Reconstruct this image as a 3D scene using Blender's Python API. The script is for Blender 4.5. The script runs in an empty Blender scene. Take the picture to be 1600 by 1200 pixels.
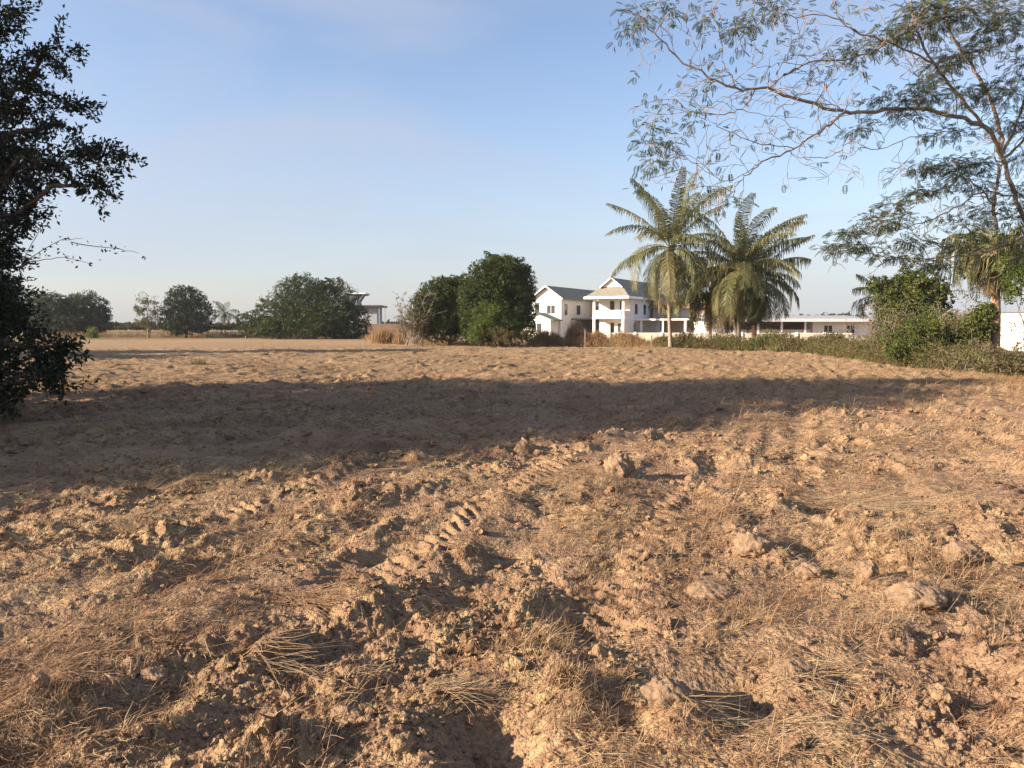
import bpy, math, random
import numpy as np
from mathutils import Vector

# ------------------------------------------------------------------ camera, light
scene = bpy.context.scene
COL = scene.collection
R = math.radians
FPX = 1200.0; HOR = 512.0
PITCH = math.atan((600 - HOR) / FPX)
CAMZ = 1.58
cam_d = bpy.data.cameras.new("camera"); cam = bpy.data.objects.new("camera", cam_d); COL.objects.link(cam)
cam.location = (0, 0, CAMZ); cam.rotation_euler = (math.pi / 2 - PITCH, 0, 0)
cam_d.sensor_width = 36; cam_d.lens = 36 * FPX / 1600; cam_d.clip_end = 9000; cam_d.clip_start = 0.05
scene.camera = cam

SUN_EL = 20.0
SUN_DIR = Vector((-0.96, -0.28, 0)).normalized()          # horizontal direction towards the sun
world = bpy.data.worlds.new("World"); scene.world = world; world.use_nodes = True
nt = world.node_tree; bg = nt.nodes["Background"]
sky = nt.nodes.new("ShaderNodeTexSky"); sky.sky_type = 'NISHITA'; sky.sun_disc = False
sky.sun_elevation = R(SUN_EL)
sky.sun_rotation = math.atan2(SUN_DIR.x, SUN_DIR.y)
sky.altitude = 0; sky.air_density = 1.0; sky.dust_density = 0.8; sky.ozone_density = 1.6
bg.inputs[1].default_value = 0.0675
# faint high cirrus
tc = nt.nodes.new("ShaderNodeTexCoord"); mp = nt.nodes.new("ShaderNodeMapping")
mp.inputs['Rotation'].default_value = (0, 0, R(35)); mp.inputs['Scale'].default_value = (0.8, 3.2, 5.0)
nz = nt.nodes.new("ShaderNodeTexNoise"); nz.inputs['Scale'].default_value = 1.3; nz.inputs['Detail'].default_value = 6; nz.inputs['Roughness'].default_value = 0.5
nz.inputs['Distortion'].default_value = 0.7
rp = nt.nodes.new("ShaderNodeMapRange"); rp.inputs[1].default_value = 0.38; rp.inputs[2].default_value = 0.68; rp.inputs[3].default_value = 0.0; rp.inputs[4].default_value = 0.6
mx = nt.nodes.new("ShaderNodeMix"); mx.data_type = 'RGBA'
gm = nt.nodes.new("ShaderNodeMix"); gm.data_type = 'RGBA'; gm.blend_type = 'MULTIPLY'; gm.inputs[0].default_value = 1.0
gm.inputs[7].default_value = (1.31, 1.235, 1.28, 1)
nt.links.new(tc.outputs['Generated'], mp.inputs[0]); nt.links.new(mp.outputs[0], nz.inputs[0]); nt.links.new(nz.outputs[0], rp.inputs[0])
nt.links.new(sky.outputs[0], gm.inputs[6])
sx = nt.nodes.new("ShaderNodeSeparateXYZ"); nt.links.new(tc.outputs['Generated'], sx.inputs[0])
hr = nt.nodes.new("ShaderNodeMapRange"); hr.interpolation_type = 'SMOOTHERSTEP'; hr.inputs[1].default_value = -0.25; hr.inputs[2].default_value = 0.42; hr.inputs[3].default_value = 0.95; hr.inputs[4].default_value = 0.0
nt.links.new(sx.outputs[2], hr.inputs[0]); hm = nt.nodes.new("ShaderNodeMix"); hm.data_type = 'RGBA'; nt.links.new(hr.outputs[0], hm.inputs[0]); nt.links.new(gm.outputs[2], hm.inputs[6]); hm.inputs[7].default_value = (2.80, 2.92, 3.25, 1)
nt.links.new(rp.outputs[0], mx.inputs[0]); nt.links.new(hm.outputs[2], mx.inputs[6]); mx.inputs[7].default_value = (3.2, 3.45, 4.2, 1)
nt.links.new(mx.outputs[2], bg.inputs[0])

sd = bpy.data.lights.new("sun", 'SUN'); sd.energy = 5.0; sd.angle = R(0.6); sd.color = (1.0, 0.82, 0.635)
sun = bpy.data.objects.new("sun", sd); COL.objects.link(sun); sun.location = (-60, -20, 40)
tosun = Vector((SUN_DIR.x * math.cos(R(SUN_EL)), SUN_DIR.y * math.cos(R(SUN_EL)), math.sin(R(SUN_EL))))
sun.rotation_euler = tosun.to_track_quat('Z', 'Y').to_euler()
scene.view_settings.view_transform = 'Standard'; scene.view_settings.look = 'None'
scene.view_settings.exposure = 1.45; scene.view_settings.gamma = 1.0
scene.cycles.max_bounces = 6; scene.cycles.transparent_max_bounces = 6

# ------------------------------------------------------------------ helpers
def P(px, py, d):
    u = (px - 800) / FPX; v = (py - 600) / FPX
    c, s = math.cos(PITCH), math.sin(PITCH)
    ry = c - v * s; rz = -s - v * c
    k = d / ry
    return np.array([u * k, d, CAMZ + rz * k])
def M(px, d): return px * d / FPX                           # pixels -> metres at a distance
def G(px, py):                                              # ground position below a pixel
    u = (px - 800) / FPX; v = (py - 600) / FPX
    c, s = math.cos(PITCH), math.sin(PITCH)
    ry = c - v * s; rz = -s - v * c
    k = -CAMZ / rz
    return (u * k, ry * k)

def link(o, parent=None):
    COL.objects.link(o)
    if parent is not None: o.parent = parent
    return o
def tag(o, label=None, cat=None, group=None, kind=None):
    if label: o['label'] = label
    if cat: o['category'] = cat
    if group: o['group'] = group
    if kind: o['kind'] = kind
    return o
def empty(name, loc, label, cat, group=None, rz=0):
    o = bpy.data.objects.new(name, None); o.location = [float(a) for a in loc]; o.rotation_euler = (0, 0, rz); o.empty_display_size = 0.3
    link(o); return tag(o, label, cat, group)

def qmesh(name, V, F, mat, parent=None, fv=None, smooth=False, origin=None):
    """V (n,3); F (m,4) quads or (m,3); fv per-face float attribute 'v'."""
    V = np.asarray(V, dtype=np.float32); F = np.asarray(F, dtype=np.int32)
    off = np.zeros(3, np.float32)
    if parent is not None: off = np.array(parent.location, np.float32)
    elif origin is not None: off = np.array(origin, np.float32)
    V = V - off
    k = F.shape[1]
    me = bpy.data.meshes.new(name)
    me.vertices.add(len(V)); me.vertices.foreach_set('co', V.ravel())
    me.loops.add(F.size); me.loops.foreach_set('vertex_index', F.ravel())
    me.polygons.add(len(F)); me.polygons.foreach_set('loop_start', np.arange(0, F.size, k, dtype=np.int32))
    try: me.polygons.foreach_set('loop_total', np.full(len(F), k, dtype=np.int32))
    except Exception: pass
    me.polygons.foreach_set('use_smooth', np.full(len(F), smooth, dtype=bool))
    if fv is not None:
        a = me.attributes.new('v', 'FLOAT', 'FACE'); a.data.foreach_set('value', np.asarray(fv, np.float32))
    me.update(calc_edges=True)
    if mat: me.materials.append(mat)
    o = bpy.data.objects.new(name, me)
    if parent is None and origin is not None: o.location = [float(a) for a in origin]
    return link(o, parent)

class MB:
    """collects quads"""
    def __init__(s): s.V = []; s.F = []; s.a = []; s.n = 0
    def add(s, V, F, v=0.5):
        V = np.asarray(V, float); F = np.asarray(F, int)
        s.V.append(V); s.F.append(F + s.n); s.n += len(V)
        s.a.append(np.full(len(F), v) if np.isscalar(v) else np.asarray(v))
    def tube(s, pts, rad, n=6, v=0.5, cap=False):
        pts = np.asarray(pts, float); k = len(pts)
        rad = np.full(k, rad) if np.isscalar(rad) else np.asarray(rad, float)
        T = np.gradient(pts, axis=0); T /= (np.linalg.norm(T, axis=1)[:, None] + 1e-9)
        up = np.array([0.0, 0, 1]) if abs(T[0][2]) < 0.9 else np.array([1.0, 0, 0])
        V = []; x = np.cross(up, T[0])
        for i in range(k):
            x = x - T[i] * x.dot(T[i]); x /= np.linalg.norm(x) + 1e-9; y = np.cross(T[i], x)
            a = np.arange(n) / n * 2 * math.pi
            V.append(pts[i] + rad[i] * (np.cos(a)[:, None] * x + np.sin(a)[:, None] * y))
        V = np.concatenate(V)
        F = [[i * n + j, i * n + (j + 1) % n, (i + 1) * n + (j + 1) % n, (i + 1) * n + j] for i in range(k - 1) for j in range(n)]
        s.add(V, F, v)
    def box(s, c, size, rz=0, v=0.5):
        c = np.asarray(c, float); h = np.asarray(size, float) / 2
        V = np.array([[x, y, z] for z in (-1, 1) for y in (-1, 1) for x in (-1, 1)], float) * h
        ca, sa = math.cos(rz), math.sin(rz)
        V = np.stack([V[:, 0] * ca - V[:, 1] * sa, V[:, 0] * sa + V[:, 1] * ca, V[:, 2]], 1) + c
        s.add(V, [[0, 2, 3, 1], [4, 5, 7, 6], [0, 1, 5, 4], [2, 6, 7, 3], [0, 4, 6, 2], [1, 3, 7, 5]], v)
    def poly(s, P4, v=0.5): s.add(P4, [[0, 1, 2, 3]], v)
    def slab(s, P4, t):                                        # quad given thickness t downwards
        A = np.asarray(P4, float); B = A - np.array([0, 0, t])
        s.add(np.concatenate([A, B]), [[0, 1, 2, 3], [7, 6, 5, 4], [0, 4, 5, 1], [1, 5, 6, 2], [2, 6, 7, 3], [3, 7, 4, 0]])
    def build(s, name, mat, parent=None, smooth=False, origin=None):
        return qmesh(name, np.concatenate(s.V), np.concatenate(s.F), mat, parent, np.concatenate(s.a), smooth, origin)

# ---- noise
def _h(ix, iy, seed):
    n = (ix.astype(np.int64) * 374761393 + iy.astype(np.int64) * 668265263 + seed * 1442695041) & 0xffffffff
    n = ((n ^ (n >> 13)) * 1274126177) & 0xffffffff
    n = ((n ^ (n >> 16)) * 2246822519) & 0xffffffff
    return ((n ^ (n >> 15)) & 0xffffff) / float(0x1000000)
def per(x, y, seed=0):
    ix = np.floor(x); iy = np.floor(y); fx = x - ix; fy = y - iy
    u = fx * fx * fx * (fx * (fx * 6 - 15) + 10); w = fy * fy * fy * (fy * (fy * 6 - 15) + 10)
    def g(a, b):
        t = _h(ix + a, iy + b, seed) * 2 * math.pi
        return np.cos(t) * (fx - a) + np.sin(t) * (fy - b)
    n0 = g(0, 0) * (1 - u) + g(1, 0) * u; n1 = g(0, 1) * (1 - u) + g(1, 1) * u
    return (n0 * (1 - w) + n1 * w) * 1.5
def fbm(x, y, seed, o=3):
    r = 0; a = 1
    for i in range(o): r = r + a * per(x * 2 ** i, y * 2 ** i, seed + i); a *= 0.5
    return r
def cells(x, y, size, seed, dens, sharp=0.55):
    """domed lumps: height in units of size"""
    X = x / size; Y = y / size
    ix = np.floor(X); iy = np.floor(Y); out = np.zeros_like(X)
    for a in (-1, 0, 1):
        for b in (-1, 0, 1):
            cx = ix + a; cy = iy + b
            px = cx + 0.15 + 0.7 * _h(cx, cy, seed); py = cy + 0.15 + 0.7 * _h(cx, cy, seed + 7)
            q = _h(cx, cy, seed + 13); t = _h(cx, cy, seed + 17) * math.pi
            rr = 0.28 + 0.34 * _h(cx, cy, seed + 19)
            dx = X - px; dy = Y - py
            e = 1.0 + 0.7 * _h(cx, cy, seed + 23)
            lx = (dx * np.cos(t) + dy * np.sin(t)) * e; ly = -dx * np.sin(t) + dy * np.cos(t)
            k = 1 - (lx * lx + ly * ly) / (rr * rr)
            tilt = 1 + 0.9 * (_h(cx, cy, seed + 29) - 0.5) * lx / rr
            t2 = _h(cx, cy, seed + 31) * 6.283; pl = .62 + .55 * (_h(cx, cy, seed + 37) - .3) + 1.1 * (dx * np.cos(t2) + dy * np.sin(t2)) / rr * .6
            t3 = t2 + 2.2; pl = np.minimum(pl, .8 - .9 * (dx * np.cos(t3) + dy * np.sin(t3)) / rr * .7)
            hgt = np.where(q < dens, rr * np.minimum(np.maximum(k, 0) ** sharp * tilt, np.maximum(pl, 0) * 1.15) * (k > 0), 0)
            out = np.maximum(out, hgt)
    return out

FD = np.array([0.33, 0.944])                                   # direction the tractor drove
# mounds and hollows that can be told apart in the photograph: pixel x, pixel y, radius px, height m
BUMPS = [(600, 1120, 120, .07), (520, 1060, 90, .03), (740, 1130, 110, -.09), (790, 1160, 80, -.06), (880, 1085, 60, .09),
         (860, 1140, 60, .05), (1065, 1120, 70, .10), (1170, 1090, 80, -.05), (980, 1110, 50, -.05), (1240, 1070, 60, .06), (560, 860, 80, -.10), (470, 815, 90, .06),
         (680, 800, 60, .05), (780, 790, 60, .07), (830, 880, 80, -.07), (320, 960, 110, .05), (200, 800, 90, .05), (100, 1100, 110, .06),
         (60, 960, 90, -.05), (360, 1120, 90, -.05), (1180, 850, 50, .05), (1400, 930, 90, .05), (1290, 900, 60, .04), (620, 1040, 110, -.05),
         (960, 990, 60, -.06), (1500, 870, 70, .07), (1560, 860, 60, -.08), (1560, 1050, 90, .05), (1230, 790, 60, .05), (1300, 1150, 90, .04),
         (1450, 1160, 90, -.04), (70, 760, 70, .05), (860, 710, 40, .07), (540, 940, 70, .04), (960, 740, 40, .06)]
BW = []
for (bx, by, br, bh) in BUMPS:
    gx, gy = G(bx, by); BW.append((gx, gy, br * gy / FPX * 1.0, bh * (1.05 if bh < 0 else 1.1)))
def hollow(x, y):
    q = 0
    for (gx, gy, gr, gh) in BW:
        if gh < 0: q = q + np.exp(-((x - gx) ** 2 + ((y - gy) / 1.15) ** 2) / (gr * gr) * 1.2)
    return q

def height(x, y):
    x = np.asarray(x, float); y = np.asarray(y, float)
    d = np.sqrt(x * x + y * y) + 1e-6
    sp = np.maximum(0.0019 * d, 0.004)
    def fade(wl): return np.clip((wl / sp - 2.5) / 3.0, 0, 1)
    field = np.clip((78 - d) / 20, 0, 1)
    wx = x + 0.10 * per(x * 2.1, y * 2.1, 51); wy = y + 0.10 * per(x * 2.1, y * 2.1, 52)
    h = 0.11 * per(x / 7.0, y / 7.0, 1) + 0.07 * per(x / 2.6, y / 2.6, 2)
    s = wx * FD[1] - wy * FD[0]; t = wx * FD[0] + wy * FD[1]
    rough = np.clip(0.62 + 1.1 * per(x / 1.7, y / 1.7, 5) + 0.5 * per(x / .5, y / .5, 6), 0.32, 1.3)
    # furrows
    fur = np.abs(per(s / 0.55, t / 3.2, 9)); h += (0.12 * (0.22 - fur) + 0.035 * per(s / .35, t / 1.3, 10)) * (0.5 + 0.6 * rough)
    h += rough * 0.070 * per(wx / .62, wy / .62, 11) + rough * 0.05 * np.abs(per(wx / 1.1, wy / .8, 14))
    h += rough * 0.042 * per(wx / .27, wy / .27, 12) * fade(.27)
    for (gx, gy, gr, gh) in BW:
        q = ((x - gx) ** 2 + ((y - gy) / 1.15) ** 2) / (gr * gr)
        h += gh * np.exp(-q * 1.6) * (1 + 0.35 * per(x * 7, y * 7, 31))
    lowf = h.copy()
    # tyre lugs pressed beside the furrows
    for (s0, t0, t1, hw, per_) in ((-2.55, 3.2, 12, .26, .165), (0.2, 8.0, 26, .26, .2), (-1.02, 3.5, 8.5, .24, .16), (-4.6, 4, 15, .25, .18), (2.3, 6, 22, .25, .19)):
        m = np.clip(1.25 - np.abs((s - s0) / hw) ** 4, 0, .8) * np.clip((t - t0) / .5, 0, 1) * np.clip((t1 - t) / .5, 0, 1)
        m = m * np.clip(1.25 + 1.1 * per(x / .8, y / .8, 33), 0, 1); h = h - m * .5 * (h - lowf); rough = rough * (1 - .55 * m)
        ph = (t + 0.75 * np.abs(s - s0) + .03 * per(x * 4, y * 4, 36)) / per_
        lug = np.clip(np.sin(2 * math.pi * ph) * 1.6, -1, 1)
        h += m * (0.023 * lug * np.clip(1 + 1.2 * per(x * 6, y * 6, 35), .2, 1.4) - 0.012) * fade(per_ * .6)
    # clods
    ax = wx + 0.02 * per(x * 11, y * 11, 61); ay = wy + 0.02 * per(x * 11, y * 11, 62)
    for (size, dens, amp, sd_) in ((.42, .34, .20, 100), (.21, .5, .34, 200), (.11, .66, .42, 300), (.056, .8, .5, 400), (.028, .8, .55, 500)):
        f = fade(size * .8)
        m = f > 0.01
        if not np.any(m): continue
        r_ = np.zeros_like(h); r_[m] = cells(ax[m], ay[m], size, sd_, dens)
        h += f * size * amp * r_ * np.clip(rough * 1.3 - 0.1, 0, 1.2)
    h += (0.030 * np.abs(per(ax / .10, ay / .10, 71)) * fade(.08) + 0.020 * np.abs(per(x / .045, y / .045, 72)) * fade(.035)) * np.clip(rough, .5, 1.2) + 0.004 * per(x / .018, y / .018, 73) * fade(.016)
    h = h * (0.1 + 0.9 * field)
    # long roll of the land: small rise across the far field, flat beyond
    return h * 0.95

# ------------------------------------------------------------------ materials
def new_mat(name):
    m = bpy.data.materials.new(name); m.use_nodes = True; t = m.node_tree
    b = t.nodes["Principled BSDF"]; b.inputs['Roughness'].default_value = 0.9
    b.inputs['Specular IOR Level'].default_value = 0.2
    return m, t, b
def ramp(t, stops, k=1.0):
    stops = [(p, tuple(x * k for x in c)) for p, c in stops]
    r = t.nodes.new("ShaderNodeValToRGB"); e = r.color_ramp.elements
    while len(e) < len(stops): e.new(0.5)
    for el, (p, c) in zip(e, stops): el.position = p; el.color = (*c, 1)
    return r
def noise(t, scale, detail=4, rough=.55, vec=None, dist=0):
    n = t.nodes.new("ShaderNodeTexNoise"); n.inputs['Scale'].default_value = scale; n.inputs['Detail'].default_value = detail
    n.inputs['Roughness'].default_value = rough; n.inputs['Distortion'].default_value = dist
    if vec is not None: t.links.new(vec, n.inputs['Vector'])
    return n
def mixc(t, fac, a, b, mode='MIX'):
    m = t.nodes.new("ShaderNodeMix"); m.data_type = 'RGBA'; m.blend_type = mode
    for sock, val in ((m.inputs[0], fac), (m.inputs[6], a), (m.inputs[7], b)):
        if hasattr(val, 'is_linked') or isinstance(val, bpy.types.NodeSocket): t.links.new(val, sock)
        elif isinstance(val, tuple): sock.default_value = (*val, 1)
        else: sock.default_value = val
    return m.outputs[2]
def leaf_mat(name, stops, transl=0.3, scale=1.2, rough=.6, spec=.25):
    m, t, b = new_mat(name)
    at = t.nodes.new("ShaderNodeAttribute"); at.attribute_name = 'v'
    geo = t.nodes.new("ShaderNodeNewGeometry")
    n = noise(t, scale, 2, .5, geo.outputs['Position'])
    ad = t.nodes.new("ShaderNodeMath"); ad.operation = 'MULTIPLY_ADD'; ad.inputs[1].default_value = 0.6
    sb = t.nodes.new("ShaderNodeMath"); sb.operation = 'MULTIPLY_ADD'; sb.inputs[1].default_value = 1.1; sb.inputs[2].default_value = -0.35
    t.links.new(n.outputs[0], sb.inputs[0]); t.links.new(at.outputs['Fac'], ad.inputs[0]); t.links.new(sb.outputs[0], ad.inputs[2])
    r = ramp(t, stops, .66); t.links.new(ad.outputs[0], r.inputs[0])
    t.links.new(r.outputs[0], b.inputs['Base Color']); b.inputs['Roughness'].default_value = rough; b.inputs['Specular IOR Level'].default_value = spec
    tr = t.nodes.new("ShaderNodeBsdfTranslucent"); t.links.new(r.outputs[0], tr.inputs[0])
    ms = t.nodes.new("ShaderNodeMixShader"); ms.inputs[0].default_value = transl
    t.links.new(b.outputs[0], ms.inputs[1]); t.links.new(tr.outputs[0], ms.inputs[2])
    t.links.new(ms.outputs[0], t.nodes["Material Output"].inputs[0])
    return m
def rough_mat(name, c1, c2, scale=6, bump=0.0, rough=.9, bscale=None, stretch=None):
    m, t, b = new_mat(name)
    tcn = t.nodes.new("ShaderNodeTexCoord"); vec = tcn.outputs['Object']
    if stretch:
        mpn = t.nodes.new("ShaderNodeMapping"); mpn.inputs['Scale'].default_value = stretch; t.links.new(vec, mpn.inputs[0]); vec = mpn.outputs[0]
    n = noise(t, scale, 6, .6, vec); r = ramp(t, [(.3, c1), (.7, c2)]); t.links.new(n.outputs[0], r.inputs[0]); t.links.new(r.outputs[0], b.inputs['Base Color'])
    b.inputs['Roughness'].default_value = rough
    if bump:
        n2 = noise(t, bscale or scale * 3, 6, .65, vec); bp = t.nodes.new("ShaderNodeBump"); bp.inputs['Strength'].default_value = bump; bp.inputs['Distance'].default_value = .02
        t.links.new(n2.outputs[0], bp.inputs['Height']); t.links.new(bp.outputs[0], b.inputs['Normal'])
    return m

def soil_mat():
    m, t, b = new_mat("soil")
    geo = t.nodes.new("ShaderNodeNewGeometry"); pos = geo.outputs['Position']
    n1 = noise(t, .45, 4, .6, pos); n2 = noise(t, 3.2, 6, .65, pos); n3 = noise(t, 34, 8, .8, pos); n4 = noise(t, .07, 3, .5, pos)
    base = ramp(t, [(.30, (.27, .165, .098)), (.5, (.40, .262, .165)), (.72, (.58, .42, .27))], .67); t.links.new(n2.outputs[0], base.inputs[0])
    pink = ramp(t, [(.40, (.48, .325, .225)), (.62, (.40, .245, .14))], .67); t.links.new(n1.outputs[0], pink.inputs[0])
    c = mixc(t, .5, base.outputs[0], pink.outputs[0])
    fine = ramp(t, [(.34, (.42, .38, .35)), (.5, (.95, .95, .95)), (.70, (1.25, 1.22, 1.18))]); t.links.new(n3.outputs[0], fine.inputs[0])
    c = mixc(t, .7, c, fine.outputs[0], 'MULTIPLY')
    n5 = noise(t, 1.5, 5, .65, pos, .4); pt = ramp(t, [(.34, (.66, .61, .58)), (.5, (.96, .96, .96)), (.68, (1.16, 1.15, 1.13))]); t.links.new(n5.outputs[0], pt.inputs[0]); c = mixc(t, .85, c, pt.outputs[0], 'MULTIPLY')
    # straw and dry stubble mixed into the soil, streaky
    mpn = t.nodes.new("ShaderNodeMapping"); mpn.inputs['Rotation'].default_value = (0, 0, R(20)); mpn.inputs['Scale'].default_value = (3.0, 9, 6); t.links.new(pos, mpn.inputs[0])
    ns = noise(t, 2.0, 7, .75, mpn.outputs[0], .8); rs = ramp(t, [(.47, (0, 0, 0)), (.6, (1, 1, 1))]); t.links.new(ns.outputs[0], rs.inputs[0])
    rm = ramp(t, [(.36, (0, 0, 0)), (.56, (1, 1, 1))]); t.links.new(n1.outputs[0], rm.inputs[0])
    fm = mixc(t, 1.0, rs.outputs[0], rm.outputs[0], 'MULTIPLY')
    c = mixc(t, fm, c, (.42, .32, .18))
    sy = t.nodes.new('ShaderNodeSeparateXYZ'); t.links.new(pos, sy.inputs[0]); sm = t.nodes.new('ShaderNodeMapRange'); sm.inputs[1].default_value = 16; sm.inputs[2].default_value = 30; sm.inputs[4].default_value = .62; t.links.new(sy.outputs[1], sm.inputs[0])
    st2 = noise(t, 1.6, 6, .75, mpn.outputs[0], 1.0); sr2 = ramp(t, [(.38, (.22, .145, .08)), (.5, (.35, .255, .14)), (.64, (.48, .37, .21))]); t.links.new(st2.outputs[0], sr2.inputs[0]); c = mixc(t, sm.outputs[0], c, sr2.outputs[0])
    big = ramp(t, [(.42, (.93, .90, .86)), (.6, (1.05, 1, 1))]); t.links.new(n4.outputs[0], big.inputs[0])
    c = mixc(t, 1.0, c, big.outputs[0], 'MULTIPLY')
    # beyond the ploughed field: dry grass ground
    ln = t.nodes.new("ShaderNodeVectorMath"); ln.operation = 'LENGTH'; t.links.new(pos, ln.inputs[0])
    mr = t.nodes.new("ShaderNodeMapRange"); mr.inputs[1].default_value = 105; mr.inputs[2].default_value = 125; t.links.new(ln.outputs['Value'], mr.inputs[0])
    c = mixc(t, mr.outputs[0], c, (.19, .145, .07))
    t.links.new(c, b.inputs['Base Color'])
    def vor(sc, dist, prev):
        vn = t.nodes.new("ShaderNodeTexVoronoi"); vn.inputs['Scale'].default_value = sc; vn.inputs['Randomness'].default_value = 1
        wn = noise(t, sc * .8, 3, .6, pos); av = t.nodes.new("ShaderNodeVectorMath"); av.operation = 'MULTIPLY_ADD'; t.links.new(wn.outputs[1], av.inputs[0]); av.inputs[1].default_value = (.9 / sc,) * 3; t.links.new(pos, av.inputs[2])
        t.links.new(av.outputs[0], vn.inputs['Vector']); bb = t.nodes.new("ShaderNodeBump"); bb.invert = True; bb.inputs['Strength'].default_value = .75; bb.inputs['Distance'].default_value = dist; t.links.new(vn.outputs['Distance'], bb.inputs['Height'])
        if prev is not None: t.links.new(prev, bb.inputs['Normal'])
        return bb.outputs[0]
    vprev = vor(95, .009, vor(38, .018, None))
    nb = noise(t, 60, 8, .72, pos); nb2 = noise(t, 9, 6, .7, pos)
    bp = t.nodes.new("ShaderNodeBump"); bp.inputs['Strength'].default_value = .7; bp.inputs['Distance'].default_value = .006
    t.links.new(nb.outputs[0], bp.inputs['Height']); t.links.new(vprev, bp.inputs['Normal'])
    # coarse relief takes over where the mesh grows coarse
    mr2 = t.nodes.new("ShaderNodeMapRange"); mr2.inputs[1].default_value = 9; mr2.inputs[2].default_value = 35; t.links.new(ln.outputs['Value'], mr2.inputs[0])
    bp2 = t.nodes.new("ShaderNodeBump"); bp2.inputs['Distance'].default_value = .09
    t.links.new(mr2.outputs[0], bp2.inputs['Strength']); t.links.new(nb2.outputs[0], bp2.inputs['Height']); t.links.new(bp.outputs[0], bp2.inputs['Normal'])
    t.links.new(bp2.outputs[0], b.inputs['Normal']); b.inputs['Roughness'].default_value = .95; b.inputs['Specular IOR Level'].default_value = .1
    return m
SOIL = soil_mat()
STRAW = leaf_mat("straw", [(.0, (.20, .10, .058)), (.40, (.40, .235, .13)), (.7, (.56, .40, .23)), (1, (.72, .58, .36))], .15, 1.1, .7, .2)
BARK = rough_mat("bark", (.11, .085, .065), (.24, .19, .15), 9, .6, stretch=(1, 1, .3))
BARK_RED = rough_mat("palm_bark", (.20, .12, .08), (.42, .29, .21), 7, .6, stretch=(1, 1, 2.5))
PALE_BARK = rough_mat("pale_bark", (.17, .135, .11), (.34, .28, .23), 5, .4)
L_DARK = leaf_mat("dark_leaf", [(.1, (.022, .032, .016)), (.6, (.04, .055, .026)), (1, (.065, .08, .036))], .2, .8, .5)
L_MANGO = leaf_mat("mango_leaf", [(.05, (.038, .06, .016)), (.5, (.075, .108, .024)), (.85, (.13, .16, .036)), (1, (.19, .18, .05))], .25, .55, .5)
L_MANGO2 = leaf_mat("mango_leaf_cool", [(.05, (.03, .048, .022)), (.5, (.055, .08, .030)), (.9, (.085, .115, .04))], .25, .5, .5)
L_BRIGHT = leaf_mat("bright_leaf", [(.05, (.07, .11, .025)), (.5, (.15, .21, .045)), (1, (.32, .34, .06))], .4, .9, .5)
L_RAIN = leaf_mat("feathery_leaf", [(.1, (.085, .115, .06)), (.5, (.15, .19, .09)), (.8, (.22, .24, .10)), (1, (.34, .27, .13))], .5, .8, .7, .08)
L_PALM = leaf_mat("palm_leaflet", [(.05, (.075, .095, .04)), (.4, (.17, .185, .07)), (.75, (.30, .28, .12)), (1, (.46, .39, .18))], .35, .5, .5)
L_DEAD = leaf_mat("dead_frond", [(.1, (.16, .11, .055)), (.6, (.30, .21, .11)), (1, (.42, .30, .16))], .25, .5, .8)
L_SCRUB = leaf_mat("scrub_leaf", [(.05, (.13, .09, .045)), (.35, (.24, .17, .08)), (.6, (.14, .155, .055)), (.85, (.21, .21, .07)), (1, (.38, .29, .14))], .3, .5, .7)
L_MIX = leaf_mat('mixed_leaf', [(.05, (.12, .09, .045)), (.3, (.09, .12, .035)), (.6, (.16, .20, .05)), (1, (.36, .34, .09))], .35, .7, .6)
L_DRY = leaf_mat("dry_grass", [(.05, (.28, .15, .07)), (.5, (.46, .30, .14)), (1, (.62, .46, .25))], .3, .4, .8)
POD = leaf_mat("seed_pod", [(.1, (.10, .05, .035)), (.6, (.20, .11, .075)), (1, (.30, .18, .11))], .2, 3, .7)
def wall_mat(name, c, var=.15, scale=.7):
    return rough_mat(name, tuple(a * (1 - var) for a in c), c, scale, .05)
WHITE = wall_mat("white_render", (.82, .77, .70)); CREAM = wall_mat("cream_render", (.60, .54, .42)); PINKW = wall_mat("pinkish_render", (.52, .42, .34)); ROOFM = rough_mat("grey_roof_tile", (.19, .18, .14), (.27, .25, .195), 2, .3)
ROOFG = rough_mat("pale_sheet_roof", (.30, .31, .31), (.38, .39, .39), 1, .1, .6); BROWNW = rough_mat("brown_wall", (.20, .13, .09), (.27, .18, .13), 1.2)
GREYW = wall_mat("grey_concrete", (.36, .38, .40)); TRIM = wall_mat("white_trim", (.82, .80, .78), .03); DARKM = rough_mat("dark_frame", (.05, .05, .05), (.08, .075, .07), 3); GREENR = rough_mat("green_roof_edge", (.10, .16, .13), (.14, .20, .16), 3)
def glass_mat():
    m, t, b = new_mat("window_glass"); b.inputs['Base Color'].default_value = (.05, .055, .06, 1); b.inputs['Roughness'].default_value = .15; b.inputs['Specular IOR Level'].default_value = .5
    return m
GLASS = glass_mat()

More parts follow.
